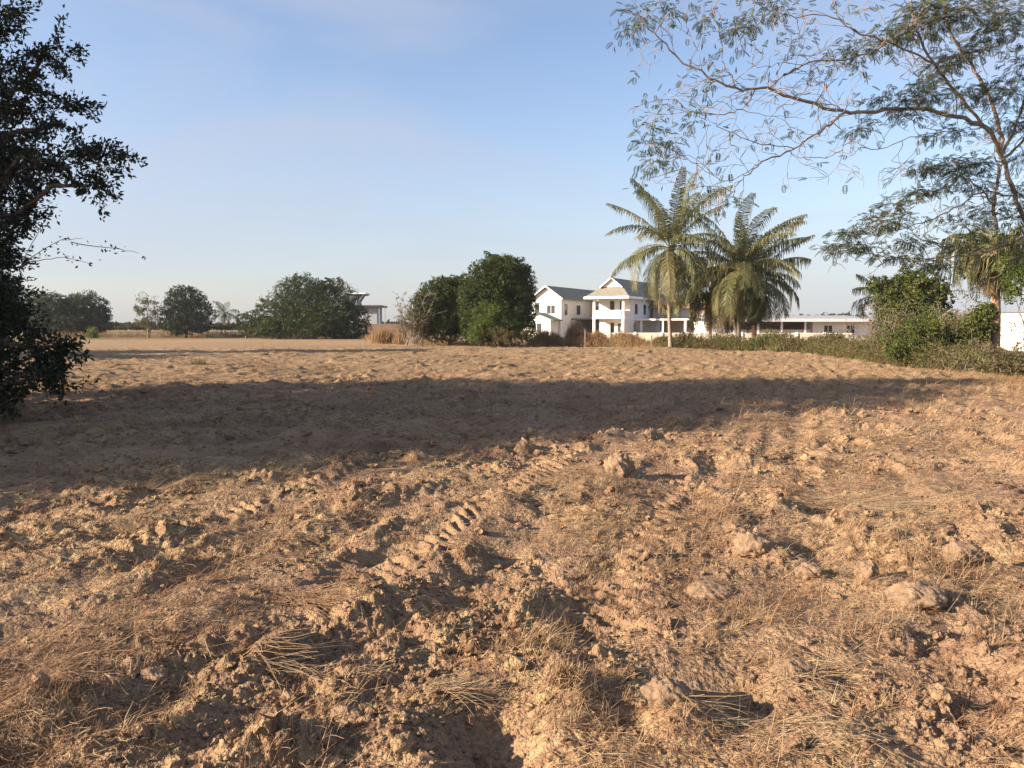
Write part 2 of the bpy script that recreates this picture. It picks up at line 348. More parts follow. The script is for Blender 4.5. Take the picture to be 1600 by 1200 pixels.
# ------------------------------------------------------------------ ground: one sheet out to the horizon
def build_ground():
    th_f = np.linspace(-R(46), R(46), 1000)
    th_b = np.linspace(R(46), R(360 - 46), 90)[1:-1]
    th = np.concatenate([th_f, th_b])
    r = [0.05, 0.4, 0.8, 1.15, 1.4]
    while r[-1] < 62: r.append(r[-1] * 1.0033)
    while r[-1] < 130: r.append(r[-1] * 1.012)
    while r[-1] < 5000: r.append(r[-1] * 1.15)
    r = np.array(r)
    RR, TT = np.meshgrid(r, th, indexing='ij')
    X = (RR * np.sin(TT)).ravel(); Y = (RR * np.cos(TT)).ravel()
    Z = height(X, Y); nr, ntn = RR.shape
    i = np.arange(nr - 1)[:, None]; j = np.arange(ntn)[None, :]; j2 = (j + 1) % ntn
    F = np.stack([i * ntn + j, i * ntn + j2, (i + 1) * ntn + j2, (i + 1) * ntn + j], -1).reshape(-1, 4)
    F = F[:, ::-1]
    c = len(X); V = np.stack([X, Y, Z], 1)
    o = qmesh("ploughed_field", V, F, SOIL, smooth=True)
    # hole of 5 cm at the photographer's feet is closed with a small fan
    tag(o, kind='structure')
build_ground()

def ease(n): return np.linspace(0, 1, n)
rng = np.random.default_rng(7)

# ------------------------------------------------------------------ loose stuff on the soil
def polar_sample(n, r0, r1, half=42, pw=1.0):
    th = rng.uniform(-R(half), R(half), n); u = rng.random(n) ** pw
    rr = r0 * (r1 / r0) ** u
    return rr * np.sin(th), rr * np.cos(th), rr

def blades(x, y, ang, L, w, lift, curl, zfun=None, z0=None):
    """lying blades: 3 stations"""
    n = len(x); V = np.zeros((n, 3, 2, 3)); dx = np.cos(ang); dy = np.sin(ang)
    for k, s in enumerate((-.5, 0, .5)):
        bx = x + dx * L * s - dy * curl * L * (abs(s) * 2) ** 2 * .5; by = y + dy * L * s + dx * curl * L * (abs(s) * 2) ** 2 * .5
        hz = height(bx, by) if z0 is None else z0
        zz = hz + .004 + lift * (0.2, .6, 1.0)[k]
        ww = w * (.9, 1, .35)[k] / 2
        for q, sg in enumerate((-1, 1)):
            V[:, k, q, 0] = bx - dy * ww * sg; V[:, k, q, 1] = by + dx * ww * sg; V[:, k, q, 2] = zz + ww * sg * .6
    F = np.array([[0, 1, 3, 2], [2, 3, 5, 4]])
    F = (np.arange(n)[:, None, None] * 6 + F[None]).reshape(-1, 4)
    return V.reshape(-1, 3), F

def straw_litter():
    x, y, rr = polar_sample(620000, 1.8, 66, 44, .82)
    m1 = per(x / 1.3, y / 1.3, 81) + .6 * per(x / .45, y / .45, 82)
    right = np.clip((x / rr + .05) * 1.1, -.25, .4) * np.clip(rr / 3 - 1, 0, 1)
    keep = rng.random(len(x)) < np.clip(.13 + .55 * (m1 + right) + .20 * (rr > 12) - .08 * (rr < 4.4) * (x > -.4), .04, 1) * np.clip(1.1 - 1.5 * hollow(x, y), .02, 1)
    x, y, rr, m1 = x[keep], y[keep], rr[keep], m1[keep]
    n = len(x)
    flow = 3.0 * per(x / 1.9, y / 1.9, 83) + .35
    ang = flow + rng.normal(0, 1.15, n)
    sc = np.clip(rr / 7, .75, 3.0)
    L = (.02 + .12 * rng.random(n) ** 1.7) * (1 + .25 * sc); w = rng.uniform(.0014, .0036, n) * sc
    lift = np.abs(rng.normal(0, .022, n)) + (rng.random(n) < .06 + .12 * (rr > 12)) * rng.uniform(.02, .09, n) * (1 + .5 * (rr > 12))
    V, F = blades(x, y, ang, L, w, lift, rng.normal(0, .18, n))
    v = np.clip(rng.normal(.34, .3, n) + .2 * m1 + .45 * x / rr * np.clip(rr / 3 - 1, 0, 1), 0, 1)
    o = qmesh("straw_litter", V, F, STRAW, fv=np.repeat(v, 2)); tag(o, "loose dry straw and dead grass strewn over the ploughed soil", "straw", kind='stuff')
straw_litter()

ICO = None
def tuft_stuff():
    nt_ = 15000; x, y, rr = polar_sample(nt_, 1.9, 64, 44, .8)
    m = per(x / 1.3, y / 1.3, 81) + .6 * per(x / .45, y / .45, 82) + .5 * per(x / .6, y / .6, 84); k = rng.random(nt_) < np.clip(.32 + .6 * m + .2 * (x / rr) - .12 * (rr < 3.5), .04, 1) * np.clip(1.1 - 1.5 * hollow(x, y), .02, 1)
    x, y, rr = x[k], y[k], rr[k]; nt2 = len(x); nb = 20; z = height(x, y) - .004
    sc = np.clip(rr / 9, 1, 3.0); L = np.repeat(rng.uniform(.035, .13, nt2) * sc ** .6, nb) * rng.uniform(.4, 1.15, nt2 * nb)
    X = np.repeat(x, nb) + rng.normal(0, .012, nt2 * nb) * np.repeat(sc, nb); Y = np.repeat(y, nb) + rng.normal(0, .012, nt2 * nb) * np.repeat(sc, nb); Z = np.repeat(z, nb)
    n = len(X); az0 = np.repeat(rng.uniform(0, 6.28, nt2), nb); az = az0 + rng.normal(0, 1.0, n); el = np.clip(np.repeat(rng.uniform(.1, 1.2, nt2), nb) + rng.normal(0, .4, n), .02, 1.5); w = np.repeat(sc, nb) * rng.uniform(.0016, .0036, n)
    V = np.zeros((n, 3, 2, 3)); p = np.stack([X, Y, Z], 1); s_ = np.stack([-np.sin(az), np.cos(az), np.zeros(n)], 1)
    for i in range(3):
        if i:
            e = el - .9 * (i - 1) * rng.random(n); p = p + np.stack([np.cos(az) * np.cos(e), np.sin(az) * np.cos(e), np.sin(e)], 1) * (L / 2)[:, None]
        q = s_ * (w * (1, .9, .25)[i] / 2)[:, None]; V[:, i, 0] = p - q; V[:, i, 1] = p + q
    F = np.array([[0, 1, 3, 2], [2, 3, 5, 4]]); F = (np.arange(n)[:, None, None] * 6 + F[None]).reshape(-1, 4)
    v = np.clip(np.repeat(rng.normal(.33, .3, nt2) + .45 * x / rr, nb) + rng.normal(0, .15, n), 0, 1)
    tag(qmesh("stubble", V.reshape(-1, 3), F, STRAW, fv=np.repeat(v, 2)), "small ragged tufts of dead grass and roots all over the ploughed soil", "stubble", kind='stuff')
tuft_stuff()
def ico(sub):
    import bmesh
    bm = bmesh.new(); bmesh.ops.create_icosphere(bm, subdivisions=sub, radius=1)
    V = np.array([v.co[:] for v in bm.verts]); F = np.array([[v.index for v in f.verts] for f in bm.faces]); bm.free(); return V, F
def clod_stuff():
    V0, F0 = ico(1)
    V1, F1 = ico(2)
    for (n, r0, r1, Vb, Fb, smin, smax, nm, lab) in ((70000, 1.7, 26, V0, F0, .0035, .016, "soil_crumbs", "small crumbs of dry soil scattered over the ploughed field"),
                                             (2000, 2.0, 22, V1, F1, .016, .042, "soil_lumps", "fist-sized lumps of dry soil scattered over the ploughed field")):
        x, y, rr = polar_sample(n, r0, r1)
        m = per(x / 1.7, y / 1.7, 5) + .5 * per(x / .5, y / .5, 6); k = rng.random(n) < np.clip(.6 + 1.1 * m, .05, 1); x, y, rr = x[k], y[k], rr[k]; n = len(x)
        s = smin + (smax - smin) * rng.random(n) ** 2.2; s *= np.clip(rr / 6, 1, 2.2)
        q = rng.normal(size=(n, 3, 3)); q, _ = np.linalg.qr(q)
        sc = rng.uniform(.6, 1.25, (n, 1, 3))
        V = Vb[None] * (1 + rng.normal(0, .22, (n, len(Vb), 1))) * sc * s[:, None, None]
        V = np.einsum('nij,nkj->nki', q, V) * np.array([1, 1, .8])
        V[:, :, 0] += x[:, None]; V[:, :, 1] += y[:, None]; V[:, :, 2] += (height(x, y) + s * .35)[:, None]
        F = (np.arange(n)[:, None, None] * len(Vb) + Fb[None]).reshape(-1, 3)
        o = qmesh(nm, V.reshape(-1, 3), F, SOIL, smooth=False); tag(o, lab, "soil", kind='stuff')
clod_stuff()

CLOD = rough_mat('dry_clod', (.21, .14, .088), (.335, .23, .148), 14, .9, .95, 60)
# single clods one can point at
VC, FC = ico(5)
def clod(px, py, rpx, asp, seed, label, sink=.34):
    gx, gy = G(px, py); r = rpx * gy / FPX * .95
    V = VC.copy(); rg = np.random.default_rng(seed)
    # chopped by random planes -> angular lump
    for k in range(9):
        nrm = rg.normal(size=3); nrm /= np.linalg.norm(nrm); dd = rg.uniform(.62, .92)
        t = V @ nrm; V = V - np.outer(np.maximum(t - dd, 0) * .9, nrm)
    V0_ = V.copy(); n = .05 * cells(V[:, 0] * 1.0 + V[:, 2] * .6, V[:, 1] + V[:, 2] * .7, .35, seed, .8) * 3 + .16 * per(V[:, 0] * 2.3 + V[:, 2] * 1.1 + seed, V[:, 1] * 2.3 + V[:, 2], seed) + .10 * per(V[:, 0] * 6 + V[:, 2] * 3, V[:, 1] * 6 - V[:, 2] * 4, seed + 1) + .07 * per(V[:, 0] * 15 + V[:, 2] * 9, V[:, 1] * 15 - V[:, 2] * 11, seed + 2)
    V = V * (1 + n)[:, None] * np.array([1, .85, asp]) * r
    z = float(height(np.array([gx]), np.array([gy]))[0]) + r * asp * (1 - sink * 2) * .6
    base = np.array([gx, gy, z])
    o = qmesh("soil_clod", V + base, FC, CLOD, smooth=True, origin=base)
    tag(o, label, "soil clod", "large clods on the ploughed field")
clod(1180, 866, 34, .75, 3, "pale smooth rounded clod, right of centre, with a dark shadow on its right")
clod(1352, 905, 22, 1.0, 4, "small upright pale clod standing right of the rounded pale clod")
clod(1265, 900, 26, .7, 5, "grey brown clod between the rounded pale clod and the small upright one")
clod(1430, 948, 46, .6, 6, "broad low crusty clod at the right, above the straw streaks")
clod(1040, 1112, 40, .8, 8, "bulky clod in the foreground, right of the root clump")
clod(1075, 1080, 30, .8, 9, "clod tucked behind the bulky foreground clod, above its right shoulder")
clod(1238, 1062, 36, .6, 10, "sandy flat-topped clod in the foreground, lower right of centre")
clod(1258, 1010, 11, .9, 11, "tiny pale pebble-like clod above the sandy flat-topped clod")
clod(968, 748, 26, 1.0, 12, "reddish lump standing up in the mid ground below the shadow edge")
clod(822, 712, 18, 1.0, 13, "small reddish lump right at the near edge of the tree shadow")
clod(1110, 925, 40, .45, 14, "long flat earth slab beside the tyre marks, right of centre")
clod(545, 1120, 34, .6, 15, "rough brown clod on the mound left of the foreground hollow")
clod(664, 1112, 11, 1.2, 16, "pale chip of dry earth on the edge of the foreground hollow")
clod(240, 1055, 26, .6, 18, "low crumbly clod in the lower left foreground")
clod(1500, 880, 36, .6, 19, "grass-covered hump of earth near the right edge")

def tuft(px, py, n, L, spread, label, name="dry_grass_tuft", cat="grass tuft", up=.8, seed=0, w=.0035, flat=None, mat=STRAW, group="dry grass tufts on the field"):
    gx, gy = G(px, py); rg = np.random.default_rng(seed + int(px)); z = float(height(np.array([gx]), np.array([gy]))[0])
    base = np.array([gx, gy, z - .005]); k = 5
    az = rg.uniform(0, 2 * math.pi, n) if flat is None else rg.normal(flat, .42, n) + math.pi * (rg.random(n) < .3)
    el = np.clip(rg.normal(up, .35 if flat is None else .10, n), .02, 1.5); ll = L * (.25 + .8 * rg.random(n) ** 1.5) * (1 if flat is None else .85)
    st = base + np.stack([rg.normal(0, spread, n), rg.normal(0, spread * (1 if flat is None else .5), n), np.zeros(n)], 1)
    st[:, 2] = height(st[:, 0], st[:, 1])
    V = np.zeros((n, k, 2, 3)); p = st.copy(); ww = w * rg.uniform(.45, 1.1, n) * (1 if flat is None else .85)
    bend = rg.uniform(-.3, 1.1, n)
    for i in range(k):
        az = az + rg.normal(0, .16, n); e = el - bend * (i / (k - 1)) ; d = np.stack([np.cos(az) * np.cos(e), np.sin(az) * np.cos(e), np.sin(e)], 1)
        if i: p = p + d * (ll / (k - 1))[:, None]
        g = height(p[:, 0], p[:, 1]) + .004; p[:, 2] = np.maximum(p[:, 2], g + (0 if flat is None else rg.uniform(0, .03, n)))
        s = np.stack([-np.sin(az), np.cos(az), np.zeros(n)], 1) * (ww * (1 - .75 * i / (k - 1)) / 2)[:, None]
        V[:, i, 0] = p - s; V[:, i, 1] = p + s; V[:, i, 1, 2] += .001
    F = np.array([[2 * i, 2 * i + 1, 2 * i + 3, 2 * i + 2] for i in range(k - 1)])
    F = (np.arange(n)[:, None, None] * (2 * k) + F[None]).reshape(-1, 4)
    o = qmesh(name, V.reshape(-1, 3), F, mat, fv=np.repeat(np.clip(rg.normal(.6, .25, n), 0, 1), k - 1), origin=base)
    tag(o, label, cat, group)
    return o
tuft(700, 1085, 170, .42, .05, "sheaf of pale straw lying flat beside the foreground hollow", "straw_sheaf", "straw", .05, 1, .006, 0.42, group="flattened straw sheaves")
tuft(470, 940, 190, .60, .09, "long reddish brown straw sheaf lying across the left foreground mounds", "straw_sheaf", "straw", .08, 2, .006, -.25, group="flattened straw sheaves")
tuft(1230, 1060, 90, .42, .12, "long straw streak lying towards the lower right corner", "straw_sheaf", "straw", .05, 3, .006, -.32, group="flattened straw sheaves")
tuft(1100, 1120, 80, .26, .09, "darker straw bundle lying right of the bulky foreground clod", "straw_sheaf", "straw", .06, 4, .006, -.30, group="flattened straw sheaves")
tuft(420, 1040, 110, .4, .07, "brown straw bundle lying in the lower left foreground", "straw_sheaf", "straw", .06, 5, .005, -.1, group="flattened straw sheaves")
tuft(1330, 775, 260, .8, .25, "wide mat of pale bent grass on the right of the field", "straw_sheaf", "straw", .15, 6, .008, -.5, group="flattened straw sheaves")
tuft(260, 760, 150, .7, .22, "loose straw sheaf lying below the left end of the tree shadow", "straw_sheaf", "straw", .1, 7, .008, .5, group="flattened straw sheaves")
tuft(885, 1082, 420, .085, .035, "ragged root clump standing on a mound at bottom centre", "root_clump", "root clump", 1.2, 8, .006)
tuft(1190, 1185, 60, .22, .03, "thin spiky grass tuft at the bottom edge, right of centre", up=1.0, seed=9)
tuft(520, 1110, 120, .16, .07, "grass tuft on the mound at lower left of centre", up=.8, seed=10)
tuft(560, 1060, 110, .18, .06, "pale grass tuft above the foreground hollow's left side", up=.7, seed=11)
tuft(850, 1000, 260, .22, .09, "drooping bleached grass tuft above the root clump", up=.9, seed=12)
tuft(205, 830, 140, .35, .06, "spiky orange grass tuft at the left, under the shadow edge", up=1.0, seed=13)
tuft(330, 900, 120, .24, .10, "low matted grass tuft in the left foreground", up=.5, seed=14)
tuft(240, 880, 30, .20, .02, "few bleached stalks forking upward in the left foreground", up=1.1, seed=15, w=.006)
tuft(40, 850, 130, .38, .10, "yellowish flattened tuft at the left edge", up=.4, seed=16)
tuft(450, 750, 110, .30, .08, "thin straw tuft at the near shadow edge, left of centre", up=.8, seed=17)
tuft(1120, 800, 240, .40, .14, "bushy olive straw tuft in the middle right of the field", up=.7, seed=18, w=.005)
tuft(1480, 900, 260, .36, .15, "greenish straw tuft around the hump near the right edge", up=.7, seed=19, w=.005)
tuft(1340, 990, 200, .24, .10, "yellow grass tuft right of the tiny pale pebble", up=.7, seed=20)
tuft(1180, 970, 140, .18, .08, "short yellow grass tuft left of the tiny pale pebble", up=.7, seed=21)
tuft(1000, 1175, 70, .14, .08, "short tuft at the bottom edge below the bulky clod", up=.7, seed=22)
tuft(560, 800, 140, .34, .12, "long wispy grass tuft in the mid ground, left of centre", up=.7, seed=23)
tuft(940, 765, 140, .30, .12, "fuzzy straw tuft leaning on the reddish mid ground lump", up=.8, seed=24)
tuft(460, 1175, 160, .16, .10, "tangled tuft at the bottom edge, left of the hollow", up=.8, seed=25)
tuft(90, 1150, 180, .2, .12, "crumbly root tuft in the bottom left corner", up=.6, seed=26)
tuft(310, 572, 160, .42, .25, "small dark green weed alone in the sunlit far field", "weed", "weed", 1.0, 27, .03, mat=L_SCRUB)

# ------------------------------------------------------------------ foliage
def rhombs(c, axis, nrm, L, W, v=None, fold=.25):
    """leaf quads: c centres, axis long direction, nrm normal"""
    axis = axis / (np.linalg.norm(axis, axis=1)[:, None] + 1e-9)
    s = np.cross(axis, nrm); s /= (np.linalg.norm(s, axis=1)[:, None] + 1e-9); n = np.cross(s, axis)
    L = np.broadcast_to(L, (len(c),))[:, None]; W = np.broadcast_to(W, (len(c),))[:, None]
    V = np.stack([c - axis * L / 2, c + s * W / 2 + n * W * fold, c + axis * L / 2 - n * L * .12, c - s * W / 2 + n * W * fold], 1)
    F = np.arange(len(c))[:, None] * 4 + np.arange(4)[None]
    return V.reshape(-1, 3), F
def unit(n, rg):
    v = rg.normal(size=(n, 3)); return v / np.linalg.norm(v, axis=1)[:, None]
def crown(rg, blobs, n, L, W, tuft_n=14, tuft_s=.10, shell=.5, droop=.3, bump=.22, up=.35, zmin=.05):
    """blobs: (x,y,z,rx,ry,rz). leaves gathered in tufts near the skin of lumpy blobs"""
    B = np.array(blobs, float); wt = (B[:, 3] * B[:, 5]) ** 1.0; wt /= wt.sum()
    nt_ = max(4, n // tuft_n); bi = rg.choice(len(B), nt_, p=wt)
    d = unit(nt_, rg); rad = 1 - shell * rg.random(nt_) ** 1.6
    lump = 1 + bump * per(np.arctan2(d[:, 1], d[:, 0]) * 1.9 + bi * 3.1, d[:, 2] * 2.6 + bi, 5) + bump * .6 * per(np.arctan2(d[:, 1], d[:, 0]) * 5 + bi * 1.3, d[:, 2] * 6 + bi, 6)
    c = B[bi, :3] + d * B[bi, 3:] * (rad * lump)[:, None]
    size = (B[bi, 3] + B[bi, 5]) / 2
    k = tuft_n; C = np.repeat(c, k, 0); D = np.repeat(d, k, 0); S = np.repeat(size, k)
    C = C + rg.normal(size=C.shape) * (S * tuft_s)[:, None] * np.array([1, 1, .8])
    m = C[:, 2] > zmin; C, D, S = C[m], D[m], S[m]; n2 = len(C)
    ax = unit(n2, rg) + D * .6 + np.array([0, 0, -droop]); nr = D * .7 + unit(n2, rg) * .8 + np.array([0, 0, up])
    l = L * rg.uniform(.6, 1.2, n2)
    V, F = rhombs(C, ax, nr, l, l * W / L)
    tv = np.repeat(rg.random(nt_), k)[m]
    return V, F, np.clip(.6 * tv + .4 * rg.random(n2), 0, 1)

def bend_pts(a, b, n, sag, rg, wig=.06):
    a = np.asarray(a, float); b = np.asarray(b, float); t = ease(n)[:, None]; L = np.linalg.norm(b - a)
    p = a + (b - a) * t; p[:, 2] += sag * L * np.sin(math.pi * t[:, 0])
    w = rg.normal(size=(n, 3)) * wig * L / n ** .5; w[0] = 0; w[-1] = 0
    return p + w
def tree(name, base, blobs, n, leaf, W, lmat, label, cat, group=None, tr=.15, seed=1, th=.35, bark=None, trunk=True, **kw):
    """base: (x,y) ; blobs world"""
    rg = np.random.default_rng(seed); z = float(height(np.array([base[0]]), np.array([base[1]]))[0]) - .05
    o = empty(name, (base[0], base[1], z), label, cat, group)
    if trunk:
        mb = MB(); B = sorted(blobs, key=lambda q: -q[3] * q[5]); top = B[0]
        fork = np.array([base[0] + (top[0] - base[0]) * .4, base[1] + (top[1] - base[1]) * .4, z + max(.3, (top[2] - z) * th)])
        p = bend_pts((base[0], base[1], z - .1), fork, 6, 0, rg, .05); mb.tube(p, np.linspace(tr * 1.25, tr * .8, 6), 9)
        for b in B[:12]:
            c = np.array(b[:3]); q = bend_pts(fork, c, 7, .08, rg, .08); mb.tube(q, np.linspace(tr * .6, tr * .2, 7), 6)
            for k in range(5):
                d = unit(1, rg)[0]; e = c + d * np.array(b[3:]) * .85; mb.tube(bend_pts(q[4 + k % 3], e, 5, .05, rg, .1), np.linspace(tr * .22, tr * .05, 5), 5)
        mb.build("trunk", bark or BARK, o, smooth=True)
    V, F, v = crown(rg, blobs, n, leaf, W, **kw)
    qmesh("crown", V, F, lmat, o, v)
    return o
def blob(px, py, rpx, d, rpy=None, rd=None):
    c = P(px, py, d); r = M(rpx, d); return (c[0], c[1], c[2], r, r if rd is None else rd, M(rpy or rpx, d))

# ---- left foreground tree (casts the long shadow); its crown is grown from twigs so its outline is spiky
def left_tree():
    rg = np.random.default_rng(11); bx, by = -12.4, 14.3
    o = empty("shade_tree", (bx, by, 0), "dark leafy tree filling the left edge, its boughs reaching to the ground", "tree")
    ml = MB(); mb_ = MB()
    trunk = bend_pts((bx, by, -.1), (bx + .3, by, 6.5), 9, 0, rg, .05); ml.tube(trunk, np.linspace(.34, .12, 9), 10)
    # clumps: (pixel x, y, distance, radius px)
    cl = [(-40, 60, 14, 70), (20, 130, 13.5, 55), (75, 100, 13.5, 32), (60, 155, 13.5, 45), (10, 210, 13.3, 75), (80, 200, 13.5, 26), (30, 270, 13.5, 70), (80, 262, 13.2, 45), (125, 262, 13, 34), (145, 290, 13, 22),
          (0, 340, 13.2, 62), (60, 330, 13.6, 36), (5, 400, 13.5, 38), (0, 30, 13.5, 26), (-90, 180, 14, 100), (-80, 350, 13.5, 90),
          (-30, 470, 13, 60), (20, 480, 13, 40), (30, 530, 13, 52), (75, 545, 12.8, 30), (20, 590, 12.6, 46), (-40, 580, 12.6, 60), (65, 590, 12.4, 26), (10, 450, 13.4, 28), (90, 600, 12.6, 12), (105, 540, 12.8, 14), (20, 625, 12.4, 30), (-20, 615, 12.4, 46), (50, 500, 12.9, 36), (80, 570, 12.6, 26)]
    # rest of the crown: out of frame, behind and to the left; it makes the shadow
    cents = [(P(a - (14 if r > 30 else 4), b, d), M(r, d) * .92) for a, b, d, r in cl]; nvis = len(cents); ysc = [b for a, b, d, r in cl]
    for (x, y, z, r) in [(-12.5, 14.5, 8.4, 1.5), (-12.2, 14.2, 9.2, .9), (-12.6, 13, 7.2, 1.9), (-12.8, 16.2, 6.9, 1.9), (-14.6, 14.3, 6.5, 2.1), (-11.6, 15.6, 5.2, 2.0), (-13.4, 17.6, 4.4, 2.0), (-13.6, 18.2, 2.6, 1.8), (-13.0, 17.3, 1.4, 1.5),
                         (-13.6, 11.6, 4.8, 2.0), (-14, 10.9, 2.6, 1.9), (-12.4, 12, 3.0, 1.9), (-14.2, 10.9, 6.4, 1.7), (-13.4, 12.2, 7.5, 1.4), (-13.6, 9.6, 7.1, 1.5), (-13.2, 11.0, 7.9, 1.3), (-14.0, 9.6, 5.2, 1.7), (-15.2, 15.8, 3.8, 2.2), (-14.8, 12.4, 1.4, 1.8), (-11.3, 14.6, 2.6, 1.8), (-11.2, 15, 1.2, 1.3), (-12, 14, 4.8, 2.0)]:
        cents.append((np.array([x, y, z]), r))
    tw = []                                                   # twigs: (start, end)
    for ci, (c, r) in enumerate(cents):
        k = int(14 + (95 if ci >= nvis or ysc[ci] > 455 else 60) * r ** 1.7)
        ml.tube(bend_pts(trunk[int(np.clip(c[2] / 6.5 * 8, 1, 8)) - 1], c, 7, .06, rg, .08), np.linspace(.10, .025, 7), 6)
        d = unit(k, rg); e = c + d * r * rg.uniform(.72, 1.12, k)[:, None] * np.array([1.05, 1, .95]); s = c + d * r * .25
        for q in range(k):
            if e[q][2] < .15: continue
            tw.append((s[q], e[q]))
    # sprays that stick out on the right: (from px, to px)
    for (x0, y0, x1, y1, d) in [(120, 262, 212, 240, 13), (130, 280, 172, 300, 13), (110, 255, 185, 235, 13), (70, 165, 157, 163, 13.4), (80, 175, 125, 158, 13.4), (100, 250, 150, 228, 13), (60, 110, 114, 78, 13.5), (85, 225, 120, 232, 13.2), (40, 110, 90, 68, 13.5),
                               (60, 545, 128, 535, 12.7), (60, 590, 112, 603, 12.5), (60, 560, 112, 575, 12.6), (140, 275, 175, 262, 13), (0, 20, 28, 12, 13.5), (0, 40, 26, 40, 13.5)]:
        a, b = P(x0, y0, d), P(x1, y1, d); tw.append((a, b))
        for k in range(7):
            t = rg.uniform(.25, .95); s = a + (b - a) * t; tw.append((s, s + (b - a) / np.linalg.norm(b - a) * .18 + rg.normal(size=3) * .16))
    C = []; A = []; Nn = []
    for s, e in tw:
        L = np.linalg.norm(e - s) + 1e-6; pts = bend_pts(s, e, 4, -.06, rg, .12)
        if rg.random() < .45: mb_.tube(pts, np.linspace(.010, .003, 4), 3)
        m = int(8 + L * 34); t = rg.uniform(.25, 1.04, m); p = s + (e - s) * t[:, None] + rg.normal(size=(m, 3)) * .045
        ax = (e - s) / L * .8 + unit(m, rg) * .9; C.append(p + ax * .04); A.append(ax); Nn.append(unit(m, rg) + np.array([0, 0, .5]))
    C = np.concatenate(C); A = np.concatenate(A); Nn = np.concatenate(Nn)
    l = .098 * rg.uniform(.6, 1.25, len(C)); V, F = rhombs(C, A, Nn, l, l * .46)
    ml.build("trunk", BARK, o, smooth=True); mb_.build("twigs", BARK, o)
    qmesh("crown", V, F, L_DARK, o, rg.random(len(C)))
    # thin half bare sprig hanging out on the right
    sp = MB(); C = []
    for pts, leaves in (([(30, 420), (60, 395), (95, 375), (130, 372)], 1), ([(40, 410), (70, 405), (100, 402), (140, 412)], 2), ([(110, 378), (150, 385), (185, 388), (218, 396)], 3), ([(30, 425), (50, 380), (70, 345), (90, 318)], 0)):
        pp = [P(a, b, 13.2) for a, b in pts]; q = []
        for i in range(3): q += list(bend_pts(pp[i], pp[i + 1], 4, 0, rg, .05)[:-1])
        q.append(pp[3]); q = np.array(q); sp.tube(q, np.linspace(.008, .003, len(q)), 4)
        if leaves:
            for k in range(16): C.append(q[rg.integers(4, len(q))] + rg.normal(size=3) * .06)
    sp.build("sprig_twig", BARK, o)
    C = np.array(C); l = .075; V, F = rhombs(C, unit(len(C), rg), unit(len(C), rg), l, l * .5); qmesh("sprig_leaves", V, F, L_MANGO2, o, rg.random(len(C)))
    return len(tw)
left_tree()

# trees standing just out of frame on the left: only their shadows are in the photograph
tree("shade_tree", (-16.5, 8.0), [(-16.3, 8.0, 6.1, 1.8, 2.0, 1.2), (-16.5, 7.7, 5.0, 3.0, 3.3, 2.1), (-15, 7.2, 3.4, 2.8, 3.0, 2.0), (-17, 10, 3.6, 2.6, 2.2, 2.4), (-16, 8.2, 1.9, 3.2, 3.6, 1.8), (-14.2, 6.0, 1.6, 1.6, 1.8, 1.5), (-15.8, 8.6, 7.0, .8, 1.0, .6)],
     70000, .22, .13, L_DARK, "leafy tree out of frame on the left, nearest the camera", "tree", seed=21, tr=.22, shell=.95)
tree("shade_tree", (-44, 42), [(-44, 42, 12.5, 2.0, 2.0, 2.2), (-44, 42, 9.5, 3.4, 3.2, 2.6), (-43.5, 42.5, 6, 4.0, 4.2, 3), (-44, 41, 3, 4.0, 4.8, 3)],
     34000, .4, .24, L_DARK, "tall tree out of frame beyond the left edge of the far field", "tree", seed=22, tr=.3, shell=.95)
tree("shade_tree", (-37.5, 36.5), [(-37.5, 37.0, 4.5, 3.2, 3.2, 2.6), (-38, 36.5, 2.4, 3.6, 4.0, 2.2)],
     22000, .4, .24, L_DARK, "low round tree out of frame beside the tall one", "tree", seed=23, tr=.2, shell=.95)

# ---- round mango trees across the field
tree("mango_tree", (P(105, 520, 130)[0], 130), [blob(78, 490, 34, 130, 34), blob(50, 485, 30, 132, 30), blob(62, 505, 40, 129, 20), blob(100, 506, 34, 128, 20), blob(90, 480, 26, 130, 20)], 22000, .34, .16, L_MANGO2, "dark round tree farthest left, half behind the edge tree", "tree", "round trees across the field", seed=31, tuft_s=.055, bump=.08)
tree("mango_tree", (P(140, 520, 132)[0], 132), [blob(135, 488, 34, 132, 33), blob(125, 505, 36, 131, 20), blob(150, 500, 22, 133, 24), blob(118, 480, 24, 132, 20)], 22000, .34, .16, L_MANGO2, "dark round tree standing right of the farthest left one", "tree", "round trees across the field", seed=32, tuft_s=.055, bump=.08)
tree("mango_tree", (P(291, 522, 120)[0], 120), [blob(290, 480, 34, 120, 32), blob(278, 497, 28, 119, 26), blob(308, 492, 25, 119, 28), blob(292, 506, 38, 119, 19), blob(286, 462, 22, 120, 17)], 20000, .30, .14, L_MANGO2, "compact rounded green tree alone between the sparse tree and the small palm", "tree", "round trees across the field", seed=33, tuft_s=.055, bump=.08)
tree("mango_tree", (P(490, 528, 109)[0], 109), [blob(470, 473, 46, 109, 42), blob(432, 493, 38, 108, 32), blob(520, 476, 42, 110, 38), blob(548, 500, 30, 110, 30), blob(478, 450, 32, 109, 22), blob(520, 446, 18, 110, 14), blob(415, 508, 26, 108, 18), blob(470, 510, 74, 108, 20), blob(540, 514, 40, 110, 18), blob(430, 515, 40, 108, 14), blob(500, 490, 60, 109, 34)], 52000, .30, .14, L_MANGO, "broad dome-shaped green tree left of the grey far building", "tree", "round trees across the field", seed=34, tr=.3, tuft_s=.055, bump=.09)
tree("mango_tree", (P(385, 525, 112)[0], 112), [blob(384, 505, 16, 112, 17), blob(392, 512, 16, 111, 12)], 3500, .26, .13, L_MANGO, "small bush tree against the left foot of the broad dome-shaped tree", "tree", seed=35, tuft_s=.08)
